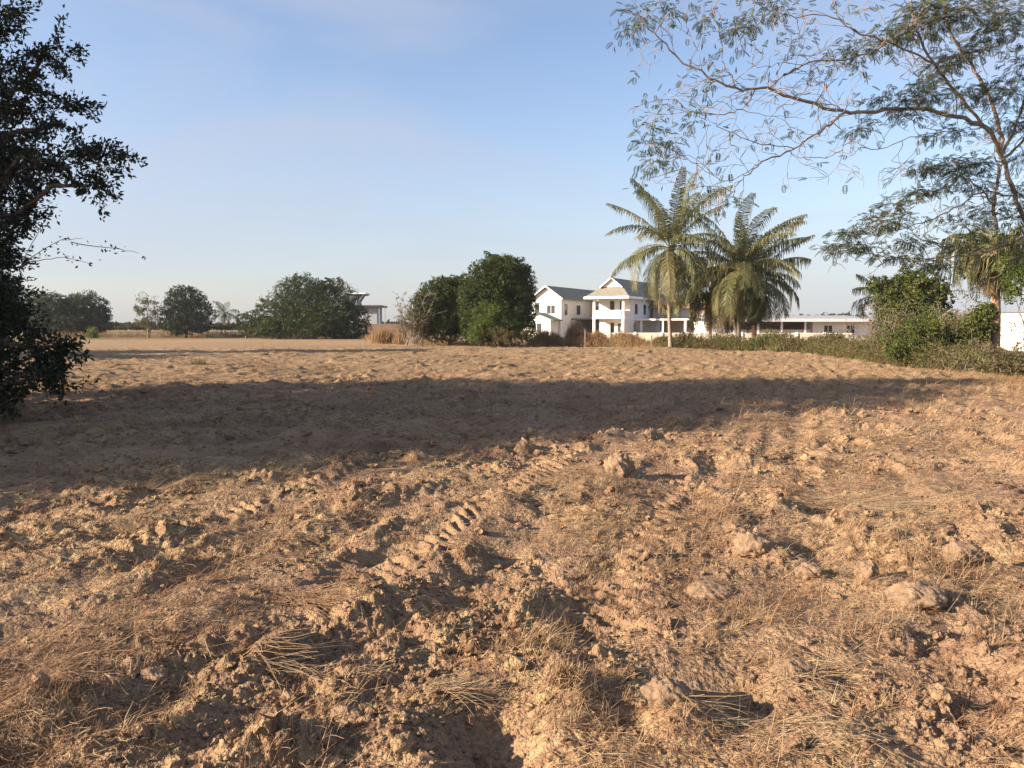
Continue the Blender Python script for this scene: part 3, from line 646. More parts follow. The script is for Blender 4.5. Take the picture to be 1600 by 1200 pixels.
tree("mango_tree", (P(700, 536, 68)[0], 69), [blob(690, 462, 36, 69, 30), blob(668, 480, 28, 68, 30), blob(712, 480, 34, 69, 40), blob(690, 510, 40, 68, 24), blob(660, 500, 24, 68, 26), blob(730, 470, 26, 68, 32), blob(722, 452, 26, 68, 24), blob(700, 446, 26, 68, 16), blob(725, 505, 28, 68, 26)], 46000, .20, .09, L_MANGO, "dark lower tree leaning against the tall round tree on its left", "tree", "round trees across the field", seed=36, tuft_s=.055, bump=.09)
tree("mango_tree", (P(782, 538, 65)[0], 66), [blob(775, 440, 46, 66, 40), blob(800, 452, 38, 66, 42), blob(752, 462, 36, 65, 36), blob(815, 480, 24, 66, 36), blob(784, 495, 50, 65, 32), blob(740, 505, 22, 64, 26), blob(815, 512, 22, 66, 22), blob(790, 420, 36, 66, 22), blob(760, 426, 30, 66, 22), blob(808, 432, 28, 66, 26), blob(738, 480, 22, 66, 36), blob(775, 470, 58, 66, 58), blob(760, 515, 40, 65, 18)], 66000, .19, .09, L_MANGO, "tall round mango tree left of the white house", "tree", "round trees across the field", seed=37, tr=.25, tuft_s=.055, bump=.09)
tree("shrub", (P(860, 538, 63)[0] - 4.4, 62), [blob(762, 500, 26, 62, 26), blob(745, 520, 20, 62, 16), blob(790, 515, 24, 62, 18)], 7000, .2, .09, L_BRIGHT, "yellow green leafy shrub in front of the tall round mango tree", "shrub", seed=38, tr=.05, tuft_s=.1, shell=.8)
tree("shrub", (P(800, 538, 61)[0], 61), [blob(790, 523, 22, 61, 14), blob(822, 524, 12, 61, 12)], 2600, .16, .07, L_SCRUB, "low grey brown shrub at the foot of the tall round mango tree", "shrub", seed=39, tr=.03, tuft_s=.1, shell=.9)

def twiggy(name, base, hts, spread, n, label, cat, mat, seed, leaf=.12, nl=30, th=.02, lean=0, lmat=L_SCRUB):
    """bare stems forking upward with few leaves"""
    rg = np.random.default_rng(seed); z = float(height(np.array([base[0]]), np.array([base[1]]))[0]); o = empty(name, (base[0], base[1], z), label, cat)
    mb = MB(); C = []
    for k in range(n):
        a = np.array([base[0] + rg.normal(0, spread * .25), base[1] + rg.normal(0, spread * .25), z - .05]); h = hts * rg.uniform(.5, 1.05)
        b = a + np.array([rg.normal(lean, spread * .5), rg.normal(0, spread * .5), h]); q = bend_pts(a, b, 7, .03, rg, .07); mb.tube(q, np.linspace(th, th * .35, 7), 4)
        for j in range(9):
            i = rg.integers(2, 7); e = q[i] + np.array([rg.normal(0, h * .16), rg.normal(0, h * .16), abs(rg.normal(0, h * .13))]); mb.tube(bend_pts(q[i], e, 4, .05, rg, .1), np.linspace(th * .45, th * .2, 4), 3)
            for c in range(nl // 9 + 1): C.append(q[i] + (e - q[i]) * rg.uniform(.3, 1.05) + rg.normal(size=3) * .06)
    mb.build("stems", mat, o)
    C = np.array(C); l = leaf * rg.uniform(.6, 1.2, len(C)); V, F = rhombs(C, unit(len(C), rg), unit(len(C), rg), l, l * .5); qmesh("leaves", V, F, lmat, o, rg.random(len(C)))
    return o
twiggy("bare_shrub", (P(650, 536, 66)[0], 66), 4.2, 1.5, 22, "half bare brown shrub at the left foot of the dark lower tree", "shrub", PALE_BARK, 41, .16, 90, .03)
twiggy("bare_shrub", (P(632, 536, 66)[0], 67), 2.6, 1.2, 12, "low bare brown brush beside the golden grass clump", "shrub", PALE_BARK, 42, .14, 60, .025)

# sparse tree far left
tree("sparse_tree", (P(232, 522, 118)[0], 118), [blob(230, 470, 16, 118, 12), blob(218, 485, 12, 118, 9), blob(242, 490, 14, 118, 12), blob(232, 505, 18, 118, 12), blob(222, 500, 10, 118, 8)], 2600, .3, .12, L_SCRUB, "sparse ragged tree left of the compact rounded one", "tree", seed=43, shell=.9, tuft_s=.16)

# far woods as one mass
def wood(px0, px1, ytop, d, label, seed, n=60, ll=1.0, mat=L_MANGO2):
    rg = np.random.default_rng(seed); bl = []
    for k in range(n):
        px = rg.uniform(px0, px1); t = ytop + rg.uniform(0, 7); h = (HOR + 2 - t) / 2; bl.append(blob(px, t + h, rg.uniform(10, 20), d * rg.uniform(.95, 1.05), h * 1.02))
    V, F, v = crown(rg, bl, 14000, ll, ll * .5, tuft_s=.1, up=.3)
    tag(qmesh("distant_wood", V, F, mat, fv=v), label, "wood", kind='stuff')
wood(1195, 1640, 487, 340, "low dark wood on the horizon behind the long white building", 51, 90, 1.3)
wood(150, 420, 504, 260, "hazy low wood on the horizon behind the compact rounded tree", 52, 60, 1.0)
wood(165, 262, 503, 135, "low tangled bushes at the foot of the sparse ragged tree", 55, 30, .3, L_SCRUB)
wood(322, 400, 506, 128, "low green bushes round the tiny distant palm", 56, 24, .3, L_MANGO)
wood(-300, 160, 500, 260, "low wood on the horizon behind the farthest left trees", 53, 60, 1.0)
wood(560, 720, 501, 300, "thin line of far wood behind the grey building", 54, 40, 1.1)

# ------------------------------------------------------------------ palms
def frond_mesh(mb, rg, o, az, el, L, curve, leafL=1.1, hang=.6, n=42, w=.07, twist=0.0):
    """rachis + leaflets into mb"""
    k = 12; p = np.array(o, float); pts = [p.copy()]; dirs = []
    for i in range(k):
        e = el - curve * ((i + 1) / k) ** 1.25; a = az + twist * (i / k) ** 2
        d = np.array([math.cos(a) * math.cos(e), math.sin(a) * math.cos(e), math.sin(e)]); p = p + d * L / k; pts.append(p.copy()); dirs.append(d)
    pts = np.array(pts); dirs = np.array(dirs + [dirs[-1]])
    mb.tube(pts, np.linspace(.035, .008, len(pts)), 4, .75)
    V = []; F = []; vv = []; base_v = rg.uniform(.15, .8)
    for i in range(n):
        t = .12 + .88 * i / (n - 1); f = t * k; i0 = min(int(f), k - 1); q = pts[i0] + (pts[i0 + 1] - pts[i0]) * (f - i0); d = dirs[i0]
        side = np.array([-math.sin(az), math.cos(az), 0.0]); up = np.cross(side, d); up = up if up[2] > 0 or abs(d[2]) > .9 else -up
        ll = leafL * (math.sin(math.pi * (t * .82 + .12)) ** .6) * rg.uniform(.8, 1.1)
        for sg in (-1, 1):
            dd = side * sg * rg.uniform(.6, .9) + d * rg.uniform(.35, .75) + up * rg.uniform(.0, .25); dd /= np.linalg.norm(dd)
            m = q + dd * ll * .5 + np.array([0, 0, -hang * ll * .12]); e2 = q + dd * ll * (1 - hang * .30) + np.array([0, 0, -hang * ll * rg.uniform(.45, .8)])
            wd = d * w / 2; b = len(V)
            V += [q - wd * .6, q + wd * .6, m - wd, m + wd, e2 - wd * .25, e2 + wd * .25]; F += [[b, b + 1, b + 3, b + 2], [b + 2, b + 3, b + 5, b + 4]]; x = np.clip(base_v + rg.normal(0, .15), 0, 1); vv += [x, x]
    mb.add(V, F, np.array(vv))
def palm(px, crown_py, base_py, d, label, seed, nf=22, L=4.6, rtrunk=.14, lean=(0, 0), ndead=5, bark=BARK_RED, name="coconut_palm", dens=56, els=(-.35, 1.35), fmat=None):
    rg = np.random.default_rng(seed); x, y = P(px, base_py, d)[0] - lean[0], d - lean[1]; z = float(height(np.array([x]), np.array([y]))[0]); top = P(px, crown_py, d)
    o = empty(name, (x, y, z), label, "palm tree", "coconut palms")
    n = 26; t = ease(n)[:, None]; pts = np.array([x, y, z - .1]) * (1 - t) + top * t; pts[:, 0] += math.sin(seed) * .12 * np.sin(math.pi * t[:, 0])
    r = rtrunk * (1.0 + .45 * np.exp(-t[:, 0] * 9) - .2 * t[:, 0]) * (1 + .05 * (np.arange(n) % 2)); mb = MB(); mb.tube(pts, r, 10); mb.build("trunk", bark, o, smooth=True)
    # fibrous heart of old leaf bases
    mb = MB(); mb.tube([top + [0, 0, -.45], top + [0, 0, -.2], top + [0, 0, .1], top + [0, 0, .45]], [rtrunk * .9, rtrunk * 1.9, rtrunk * 1.7, rtrunk * .3], 9)
    for k in range(10):
        a = rg.uniform(0, 6.28); mb.tube([top + [math.cos(a) * .1, math.sin(a) * .1, 0], top + [math.cos(a) * .4, math.sin(a) * .4, .1], top + [math.cos(a) * .55, math.sin(a) * .55, -.35]], [.03, .02, .012], 4)
    mb.build("leaf_bases", L_DEAD, o)
    for k in range(nf):
        u = k / (nf - 1); el = els[0] + (els[1] - els[0]) * u ** .85 + rg.normal(0, .08); az = k * 2.399 + rg.normal(0, .2)
        mb = MB(); frond_mesh(mb, rg, top + [math.cos(az) * .12, math.sin(az) * .12, .1 + .2 * u], az, el, L * rg.uniform(.85, 1.05) * (.78 + .32 * u), rg.uniform(.85, 1.95) * (1.4 - .85 * u), twist=rg.normal(0, .45), hang=rg.uniform(.8, 1.5), n=int(1.25 * dens * rg.uniform(.75, 1.15)))
        mb.build("frond", fmat or L_PALM, o)
    for k in range(ndead):
        az = rg.uniform(0, 6.28); mb = MB(); frond_mesh(mb, rg, top + [0, 0, -.1], az, rg.uniform(-1.3, -.6), L * rg.uniform(.5, .85), rg.uniform(.2, .7), .6, .9, 30, .05)
        tag(mb.build("frond", L_DEAD, o), "dead brown frond hanging against the trunk")
    return o
palm(1048, 392, 540, 57, "tallest coconut palm, right of the white house roof", 61, 30, 6.2, .13, ndead=9, bark=PALE_BARK, els=(-.75, 1.45))
palm(1156, 425, 543, 55, "middle coconut palm with the dark shaded trunk", 62, 32, 5.6, .14, ndead=6, bark=BARK, els=(-.7, 1.4))
palm(1178, 440, 543, 58, "rightmost of the clustered palms, with a shaggy yellow brown skirt on a pale trunk", 63, 28, 5.0, .17, ndead=16, els=(-.9, 1.35))
palm(1108, 465, 543, 60, "short palm squeezed between the tallest and the middle palm", 64, 24, 4.6, .12, ndead=12, bark=PALE_BARK, els=(-.3, 1.2))
palm(1553, 398, 560, 31, "coconut palm with a shaggy reddish trunk beneath the overhanging tree", 65, 20, 1.9, .18, ndead=12, dens=30, els=(-.5, 1.0))
palm(351, 492, 521, 126, "tiny distant palm right of the compact rounded tree", 66, 13, 2.6, .14, ndead=1, dens=16, name="distant_palm", fmat=L_MANGO)
palm(776, 412, 538, 70, "palm behind the tall round mango tree, only its frond tips showing above", 67, 10, 1.4, .10, ndead=0, dens=24, els=(.1, 1.0), name="coconut_palm", fmat=L_MANGO)
palm(1372, 470, 545, 60, "palm hidden behind the climber-covered tree, drooping fronds to its left", 68, 10, 2.3, .10, ndead=1, dens=24, name="coconut_palm")

# ------------------------------------------------------------------ overhanging feathery tree on the right
def feathery(rg, C, D, L=.24, pairs=5):
    """bipinnate leaves: C attachment, D direction. returns quads"""
    n = len(C); D = D / np.linalg.norm(D, axis=1)[:, None]; upv = np.array([0, 0, 1.0]) + rg.normal(0, .25, (n, 3)); S = np.cross(D, upv); S /= np.linalg.norm(S, axis=1)[:, None]; U = np.cross(S, D)
    l = L * rg.uniform(.7, 1.25, n)[:, None]; Vs = []
    for k in range(pairs):
        t = (k + .7) / pairs; q = C + D * l * t - U * l * .25 * t * t
        for sg in (-1, 1):
            ax = S * sg * .85 + D * .5 - U * .18; ax /= np.linalg.norm(ax, axis=1)[:, None]; pl = l * .42 * math.sin(math.pi * (.25 + .6 * t)); pr = np.cross(ax, U); pr /= np.linalg.norm(pr, axis=1)[:, None]; w = l * .062
            Vs.append(np.stack([q, q + ax * pl * .5 + pr * w, q + ax * pl - U * pl * .25, q + ax * pl * .5 - pr * w], 1))
    V = np.concatenate(Vs, 0).reshape(-1, 3); F = np.arange(len(V)).reshape(-1, 4); return V, F
def rain_tree():
    rg = np.random.default_rng(77); bx, by = P(1640, 570, 25)[0], 25.5
    o = empty("overhanging_tree", (bx, by, 0), "spreading feathery-leaved tree with hanging seed pods, leaning in from the right edge", "tree")
    W = MB(); limbs = []
    def limb(pts, r0, r1, rec=True):
        pp = [P(*q) for q in pts]; q = []
        # Catmull-Rom through the points
        A = [pp[0] * 2 - pp[1]] + pp + [pp[-1] * 2 - pp[-2]]
        for i in range(1, len(A) - 2):
            for t in np.linspace(0, 1, 6)[:-1]:
                q.append(.5 * ((2 * A[i]) + (-A[i - 1] + A[i + 1]) * t + (2 * A[i - 1] - 5 * A[i] + 4 * A[i + 1] - A[i + 2]) * t * t + (-A[i - 1] + 3 * A[i] - 3 * A[i + 1] + A[i + 2]) * t ** 3))
        q.append(pp[-1]); q = np.array(q); q[1:-1] += rg.normal(0, .025, (len(q) - 2, 3))
        r = np.linspace(r0 * .6, r1 * .65, len(q)); W.tube(q, r, 7 if r0 > .04 else 5)
        if rec: limbs.append((q, r))
        return q
    # trunk and main limbs (pixel x, pixel y, distance)
    limb([(1640, 580, 25.5), (1630, 480, 25.5), (1612, 380, 25.3), (1585, 300, 25), (1566, 245, 24.8), (1556, 180, 24.6), (1530, 120, 24.4), (1490, 60, 24.2), (1470, -20, 24)], 0.15, .055)
    limb([(1557, 360, 25.2), (1553, 320, 25.1), (1558, 285, 25), (1566, 245, 24.8), (1590, 190, 24.6), (1610, 120, 24.5)], .09, .06)
    limb([(1566, 245, 24.8), (1540, 200, 24.2), (1480, 178, 23.6), (1400, 170, 23), (1330, 176, 22.5), (1260, 160, 22), (1200, 138, 21.6), (1150, 138, 21.4), (1080, 105, 21.2), (1030, 60, 21), (1000, 30, 21)], .12, .02)
    limb([(1320, 176, 22.4), (1290, 200, 22), (1240, 232, 21.8), (1190, 255, 21.5), (1160, 280, 21.3), (1142, 303, 21.2)], .065, .012)
    limb([(1240, 232, 21.8), (1180, 222, 21.3), (1130, 200, 21), (1100, 180, 21)], .025, .01)
    limb([(1150, 300, 21.3), (1110, 290, 21.1), (1080, 292, 21), (1060, 240, 20.8)], .018, .007)
    limb([(1190, 255, 21.5), (1140, 282, 21.3), (1110, 270, 21), (1075, 248, 20.8)], .02, .007)
    limb([(1180, 138, 21.6), (1165, 165, 21.3), (1130, 178, 21), (1080, 172, 20.7), (1045, 155, 20.6)], .035, .012)
    limb([(1225, 118, 21.7), (1275, 95, 21.8), (1330, 92, 21.9), (1400, 60, 22.2), (1440, 20, 22.5)], .04, .03)
    limb([(1200, 138, 21.6), (1225, 118, 21.7), (1250, 105, 21.7)], .035, .03)
    limb([(1150, 138, 21.4), (1130, 90, 21.3), (1120, 40, 21.2), (1105, -10, 21.1)], .03, .012)
    limb([(1340, 52, 22.1), (1310, 22, 22), (1300, -10, 22)], .03, .02)
    limb([(1460, 100, 23), (1400, 70, 22.5), (1345, 52, 22.1), (1290, 25, 21.9), (1235, 25, 21.7), (1180, 5, 21.5)], .05, .012)
    limb([(1540, 200, 24.2), (1500, 150, 23.8), (1460, 100, 23.2), (1430, 40, 22.8), (1420, -20, 22.6)], .08, .04)
    limb([(1300, 190, 22.2), (1360, 235, 22), (1420, 215, 22.3), (1480, 205, 23)], .02, .02)
    limb([(1330, 218, 21.8), (1300, 245, 21.6), (1250, 245, 21.4), (1225, 230, 21.3)], .022, .010)
    limb([(1190, 200, 21.4), (1225, 165, 21.6), (1290, 165, 22.1)], .012, .012)
    # low boughs on the right
    limb([(1600, 370, 25.3), (1570, 385, 24.6), (1530, 398, 24), (1480, 402, 23.4), (1420, 405, 23), (1370, 400, 22.8), (1330, 385, 22.6)], .06, .012)
    limb([(1590, 310, 25), (1540, 300, 24.5), (1500, 320, 24), (1450, 345, 23.6), (1400, 360, 23.2), (1350, 372, 23)], .05, .012)
    limb([(1553, 320, 25.1), (1520, 285, 24.5), (1480, 272, 24), (1430, 268, 23.6)], .045, .012)
    limb([(1566, 250, 24.8), (1600, 220, 24.6), (1640, 180, 24.5)], .08, .05)
    limb([(1540, 400, 24.5), (1510, 430, 24), (1480, 410, 23.8)], .02, .01)
    limb([(1560, 400, 24.6), (1520, 385, 24.2), (1440, 375, 23.6), (1415, 330, 23.4)], .03, .01)
    # side twigs grown from the limbs
    tips = []
    def twig(p, d, L, r, depth):
        k = 5; q = [p]; dd = d / np.linalg.norm(d)
        for i in range(k):
            dd = dd + rg.normal(0, .22, 3) + np.array([0, 0, -.02]); dd /= np.linalg.norm(dd); q.append(q[-1] + dd * L / k)
        q = np.array(q); W.tube(q, np.linspace(max(r, .007), max(r * .5, .0055), k + 1), 4)
        if depth > 0:
            for j in range(rg.integers(2, 4)):
                i = rg.integers(2, k + 1); nd = dd + rg.normal(0, .7, 3); nd[1] *= .7; twig(q[i], nd, L * rg.uniform(.5, .8), r * .6, depth - 1)
        else: tips.append((q[-1], dd))
    for q, r in limbs:
        step = 3
        for i in range(3, len(q) - 1, step):
            if q[i][0] > 18.5: continue
            T = q[i] - q[i - 1]; T /= np.linalg.norm(T)
            d = T * .6 + rg.normal(0, .7, 3); d[2] += .1
            twig(q[i], d, rg.uniform(.5, 1.2), max(.010, min(.018, r[i] * .45)), 2)
        twig(q[-1], q[-1] - q[-2], .7, .007, 2)
    # foliage clumps: px, py, d, rx px, ry px, number of leaves
    cl = [(1000, 25, 21, 32, 20, 60), (990, 45, 21, 20, 14, 30), (1050, 18, 21, 22, 18, 40), (1100, 30, 21.2, 20, 18, 40), (1150, 45, 21.2, 26, 14, 50), (1175, 25, 21.4, 22, 18, 50), (1215, 12, 21.5, 26, 16, 70),
          (1020, 190, 20.7, 26, 22, 40), (1010, 225, 20.7, 22, 14, 40), (1050, 225, 20.8, 22, 10, 30), (1020, 255, 20.8, 20, 14, 40), (1085, 190, 20.9, 14, 10, 18), (1000, 290, 20.9, 12, 10, 14), (1105, 130, 21, 16, 20, 26),
          (1340, 80, 22, 34, 12, 70), (1300, 88, 22, 16, 8, 24), (1380, 62, 22.3, 34, 16, 90), (1420, 45, 22.5, 34, 20, 120), (1460, 30, 22.8, 40, 26, 150), (1500, 15, 23, 50, 22, 170), (1560, 20, 23.5, 50, 26, 190), (1590, 50, 24, 30, 30, 110), (1545, 50, 23.5, 34, 16, 80), (1440, 12, 22.6, 36, 16, 110),
          (1490, 88, 23.4, 36, 14, 120), (1520, 78, 23.5, 20, 10, 50), (1470, 110, 23.3, 24, 10, 50), (1340, 202, 22.3, 20, 12, 60), (1380, 150, 22.6, 20, 8, 30), (1410, 158, 22.8, 40, 12, 110), (1450, 145, 23, 34, 14, 100), (1430, 180, 22.9, 36, 10, 70), (1500, 150, 23.5, 30, 16, 90), (1540, 145, 23.8, 34, 18, 100),
          (1580, 140, 24, 30, 26, 110), (1600, 100, 24, 26, 30, 90), (1500, 205, 23.5, 28, 10, 60), (1460, 210, 23.2, 16, 8, 30), (1580, 190, 24.3, 26, 16, 60), (1600, 240, 24.5, 16, 24, 50), (1250, 60, 21.8, 24, 12, 26), (1440, 125, 23, 16, 10, 30),
          (1450, 262, 23.8, 22, 9, 70), (1480, 258, 23.9, 30, 12, 110), (1525, 255, 24.2, 30, 14, 110), (1500, 275, 24, 34, 12, 100), (1525, 290, 24.2, 20, 10, 50), (1435, 302, 23.5, 26, 8, 60), (1460, 298, 23.7, 30, 8, 70), (1400, 318, 23.3, 26, 10, 60), (1400, 342, 23.2, 26, 12, 80),
          (1360, 340, 23.1, 22, 7, 40), (1380, 355, 23, 26, 8, 60), (1330, 362, 22.8, 30, 8, 70), (1305, 384, 22.6, 22, 7, 60), (1340, 388, 22.7, 26, 7, 70), (1420, 380, 23.3, 34, 8, 80), (1400, 402, 23.2, 30, 8, 70), (1450, 412, 23.6, 26, 7, 60), (1480, 418, 23.8, 18, 6, 30), (1540, 330, 24.4, 34, 16, 80), (1580, 340, 24.8, 34, 24, 110), (1510, 350, 24.2, 34, 14, 70), (1590, 300, 24.8, 22, 20, 60), (1560, 380, 24.6, 44, 20, 120), (1500, 385, 24, 30, 12, 60), (1590, 400, 25, 30, 16, 60), (1620, 200, 24.5, 40, 60, 200), (1640, 320, 25, 40, 60, 200)]
    C = []; D = []
    allq = np.concatenate([q for q, r in limbs])
    for (px, py, d, rx, ry, n) in cl:
        n = max(8, int(n * (1.25 if px > 1400 and py < 130 else 1.05))); c = P(px, py, d); e = np.stack([rg.normal(0, M(rx, d) * .5, n), rg.normal(0, .45, n), rg.normal(0, M(ry, d) * .5, n)], 1); p = c + e
        nn = allq[np.argmin(((allq - c) ** 2).sum(1))]
        W.tube(bend_pts(nn, c, 6, .08, rg, .08), np.linspace(.014, .006, 6), 4)
        for k in range(0, n, 5): W.tube(bend_pts(c, p[k], 4, -.05, rg, .08), [.008, .007, .006, .005], 3)
        C.append(p); dd = e * np.array([1, 1, .6]); dd /= (np.linalg.norm(dd, axis=1)[:, None] + 1e-6); D.append(dd + rg.normal(0, .4, dd.shape) + np.array([0, 0, -.25]))
    # a few leaves on the bare twig ends
    for q, d in tips:
        if rg.random() < .30:
            for k in range(2): C.append(q[None]); D.append((d + rg.normal(0, .7, 3) + [0, 0, -.15])[None])
    C = np.concatenate(C); D = np.concatenate(D)
    W.build("trunk", PALE_BARK, o, smooth=True)
    V, F = feathery(rg, C, D, .21, 6); v = np.tile(np.clip(rg.normal(.45, .25, len(C)), 0, 1), 12); qmesh("crown", V, F, L_RAIN, o, v)
    # hanging pods
    pod_c = [(990, 55, 60, 22), (1070, 30, 30, 12), (1100, 95, 30, 14), (1110, 155, 40, 12), (1040, 110, 40, 10), (1220, 120, 40, 12), (1230, 50, 60, 14), (1120, 60, 60, 14), (1290, 130, 40, 7), (1060, 250, 50, 8), (1440, 60, 60, 12), (1350, 100, 60, 10), (1180, 180, 60, 6), (1480, 230, 60, 8), (1020, 300, 30, 6), (1030, 350, 20, 0), (1150, 20, 60, 14)]
    C = []
    for (px, py, s, n) in pod_c:
        for k in range(n): C.append(P(px + rg.normal(0, s * .5), py + rg.normal(0, 16), 21.2 + rg.normal(0, .3)))
    C = np.array(C); n = len(C); l = rg.uniform(.14, .26, n); V, F = rhombs(C - np.array([0, 0, 1]) * (l / 2)[:, None], np.array([0, 0, -1.0]) + rg.normal(0, .18, (n, 3)), unit(n, rg), l, l * .2)
    for k in rg.permutation(n)[:96]:
        pd = qmesh('seed_pod', V[k * 4:k * 4 + 4], F[:1], POD, o, [rg.random()])
rain_tree()

# ------------------------------------------------------------------ shrubs along the right edge
tree("climber_covered_tree", (P(1420, 555, 40)[0], 40), [blob(1400, 462, 36, 40, 26), blob(1440, 450, 34, 40, 30), blob(1375, 445, 22, 40, 14), blob(1465, 465, 24, 40, 26), blob(1420, 435, 28, 40, 16), blob(1430, 495, 34, 40, 26), blob(1425, 520, 40, 40, 26), blob(1415, 482, 44, 39.5, 30), blob(1445, 508, 46, 39, 30), blob(1395, 510, 26, 39, 24)], 27000, .17, .08, L_MIX, "bushy tree smothered in climbers at the right, in front of the long white building", "tree", seed=71, tr=.12, tuft_s=.10, shell=.85, bark=PALE_BARK)
tree("shrub", (P(1450, 570, 31)[0], 31), [blob(1440, 540, 44, 31, 30), blob(1488, 536, 30, 31, 24), blob(1405, 540, 28, 31, 24), blob(1440, 512, 34, 31, 26), blob(1460, 560, 50, 30.5, 18)], 11000, .13, .06, L_MIX, "leafy green shrub reaching the ground below the climber-covered tree", "shrub", seed=72, tr=.03, tuft_s=.12, shell=.95)
tree("shrub", (P(1530, 570, 31)[0], 31), [blob(1524, 512, 26, 31, 26), blob(1505, 538, 26, 31, 20), blob(1540, 500, 15, 31, 26)], 6500, .14, .07, L_MIX, "sunlit yellow green shrub at the foot of the shaggy palm", "shrub", seed=73, tr=.03, tuft_s=.14, shell=.95)
tree("shrub", (P(1590, 580, 28)[0] + .4, 28), [blob(1590, 420, 28, 28, 30), blob(1585, 455, 20, 28, 20)], 2600, .12, .055, L_BRIGHT, "sparse yellow leafed sapling cut by the right edge", "shrub", seed=74, tr=.03, tuft_s=.16, shell=.95)
tree("shrub", (P(1210, 552, 52)[0], 52), [blob(1205, 540, 26, 52, 12), blob(1230, 542, 20, 52, 12)], 3000, .15, .07, L_MANGO, "dark green low shrub below the clustered palms", "shrub", seed=75, tr=.03, tuft_s=.12, shell=.95)
tree("shrub", (P(1300, 552, 45)[0], 45), [blob(1310, 540, 24, 44, 20), blob(1335, 545, 20, 44, 16)], 3600, .14, .07, L_BRIGHT, "fresh green shrub right of the cream wall end", "shrub", seed=76, tr=.03, tuft_s=.12, shell=.95)
twiggy("bare_shrub", (P(1390, 560, 36)[0], 36), 2.6, 1.6, 24, "tangled bare brush left of the climber-covered tree's foot", "shrub", PALE_BARK, 77, .10, 60, .014)
twiggy("bare_shrub", (P(1490, 560, 34)[0], 34), 2.6, 1.8, 30, "brown tangled brush between the climber-covered tree and the shaggy palm", "shrub", PALE_BARK, 78, .10, 60, .014)
twiggy("bare_shrub", (P(1580, 590, 24)[0], 24), .85, 1.3, 26, "dry leafy brush in front of the white wall block at the right edge", "shrub", PALE_BARK, 79, .11, 80, .010)
twiggy("bare_shrub", (P(1550, 590, 26)[0], 27), 1.1, 1.5, 26, "brown brush at the right tip of the long tree shadow", "shrub", PALE_BARK, 80, .10, 60, .010)
b = MB(); b.tube([P(1440, 512, 37), P(1465, 500, 36.9), P(1487, 483, 36.8), P(1500, 485, 36.8)], [.05, .045, .04, .03], 6); b.tube([P(1440, 512, 37), P(1395, 508, 37.2), P(1380, 500, 37.3)], [.04, .03, .02], 5); b.tube([P(1440, 512, 37), P(1446, 560, 37)], [.05, .06], 6)
tag(b.build("dead_bough", PALE_BARK, smooth=True, origin=P(1446, 560, 37)), "pale dead bough sticking up out of the brush beside the climber-covered tree", "branch")

# scrub belt along the field edge (nobody could count it)
def scrub(path, n, hgt, dep, mat, name, label, seed, leaf=.13, stem=.4):
    rg = np.random.default_rng(seed); path = np.array(path, float); seg = np.linalg.norm(np.diff(path[:, :2], axis=0), axis=1); t = rg.random(n); cum = np.concatenate([[0], np.cumsum(seg)]); s = t * cum[-1]
    x = np.interp(s, cum, path[:, 0]); y = np.interp(s, cum, path[:, 1]); hh = np.interp(s, cum, path[:, 2]); m = .65 + .7 * per(s / 1.6, s * 0 + 3.3, seed) + .35 * per(s / .5, s * 0 + 1.3, seed + 1)
    off = rg.normal(0, dep, n); y = y + off; x = x + rg.normal(0, .3, n); z0 = height(x, y); top = hh * np.clip(m, .2, 1.5) * hgt * np.exp(-(off / dep) ** 2 * .25)
    z = z0 + top * rg.random(n) ** .8
    C = np.stack([x, y, z], 1); isst = rg.random(n) < stem; sc = np.clip(y / 40, .6, 2.2)
    ax = unit(n, rg); ax[isst] = ax[isst] * .35 + np.array([0, 0, 1]); L = np.where(isst, rg.uniform(2, 4, n), rg.uniform(.6, 1.2, n)) * leaf * sc; Wd = np.where(isst, leaf * .10 * sc, L * .5)
    V, F = rhombs(C, ax, unit(n, rg), L, Wd); v = np.clip(.5 + .9 * per(s / 2.2, off, seed + 5) + rg.normal(0, .18, n), 0, 1)
    tag(qmesh(name, V, F, mat, fv=v), label, "undergrowth", kind='stuff')
scrub([(11.5, 60, 1.2), (15.5, 56, 1.3), (19, 48, 1.5), (17.0, 38, 1.3), (16.2, 31, 1.35), (16.6, 26, 1.1), (16, 22, .6)], 60000, .85, .9, L_SCRUB, "scrub_belt", "tangled brown and green scrub along the right edge of the field", 91)
scrub([(1.8, 66, 1.5), (5, 66, 1.7), (9, 63, 1.3), (13, 60, 1.0)], 26000, .8, .8, L_DRY, "dry_grass_belt", "dry orange grass and weeds in front of the white house", 92, .14, .75)
scrub([(-80, 126, 1.0), (-52, 124, 1.3), (-32, 120, 1.2), (-22, 112, .4), (-12, 84, .6), (-8, 72, .5), (1, 66, .8)], 16000, .8, .9, L_DRY, "dry_grass_verge", "thin line of dry grass along the far edge of the field", 93, .16, .7)
scrub([(14.5, 23, .4), (13, 17, .22), (12, 13, .16), (11, 9, .1)], 14000, .8, 1.2, L_DRY, "edge_weeds", "dry weeds spilling onto the right side of the field", 94, .08, .7)
def clump(px, py, d, w, h, n, label, seed, mat=L_DRY, name="tall_grass_clump"):
    rg = np.random.default_rng(seed); c = P(px, py, d); z = float(height(np.array([c[0]]), np.array([d]))[0]); x = c[0] + rg.normal(0, w * .4, n); y = d + rg.normal(0, .5, n); hh = h * rg.uniform(.4, 1.05, n) * np.exp(-((x - c[0]) / w) ** 2)
    C = np.stack([x, y, z + hh * .5], 1); ax = np.stack([rg.normal(0, .18, n), rg.normal(0, .18, n), np.ones(n)], 1); V, F = rhombs(C, ax, unit(n, rg), hh, np.full(n, .05))
    tag(qmesh(name, V, F, mat, fv=rg.random(n), origin=(c[0], d, z)), label, "grass", "tall dry grass clumps")
clump(600, 525, 76, 1.6, 1.7, 900, "golden tall grass clump between the broad tree and the bare brush", 95)
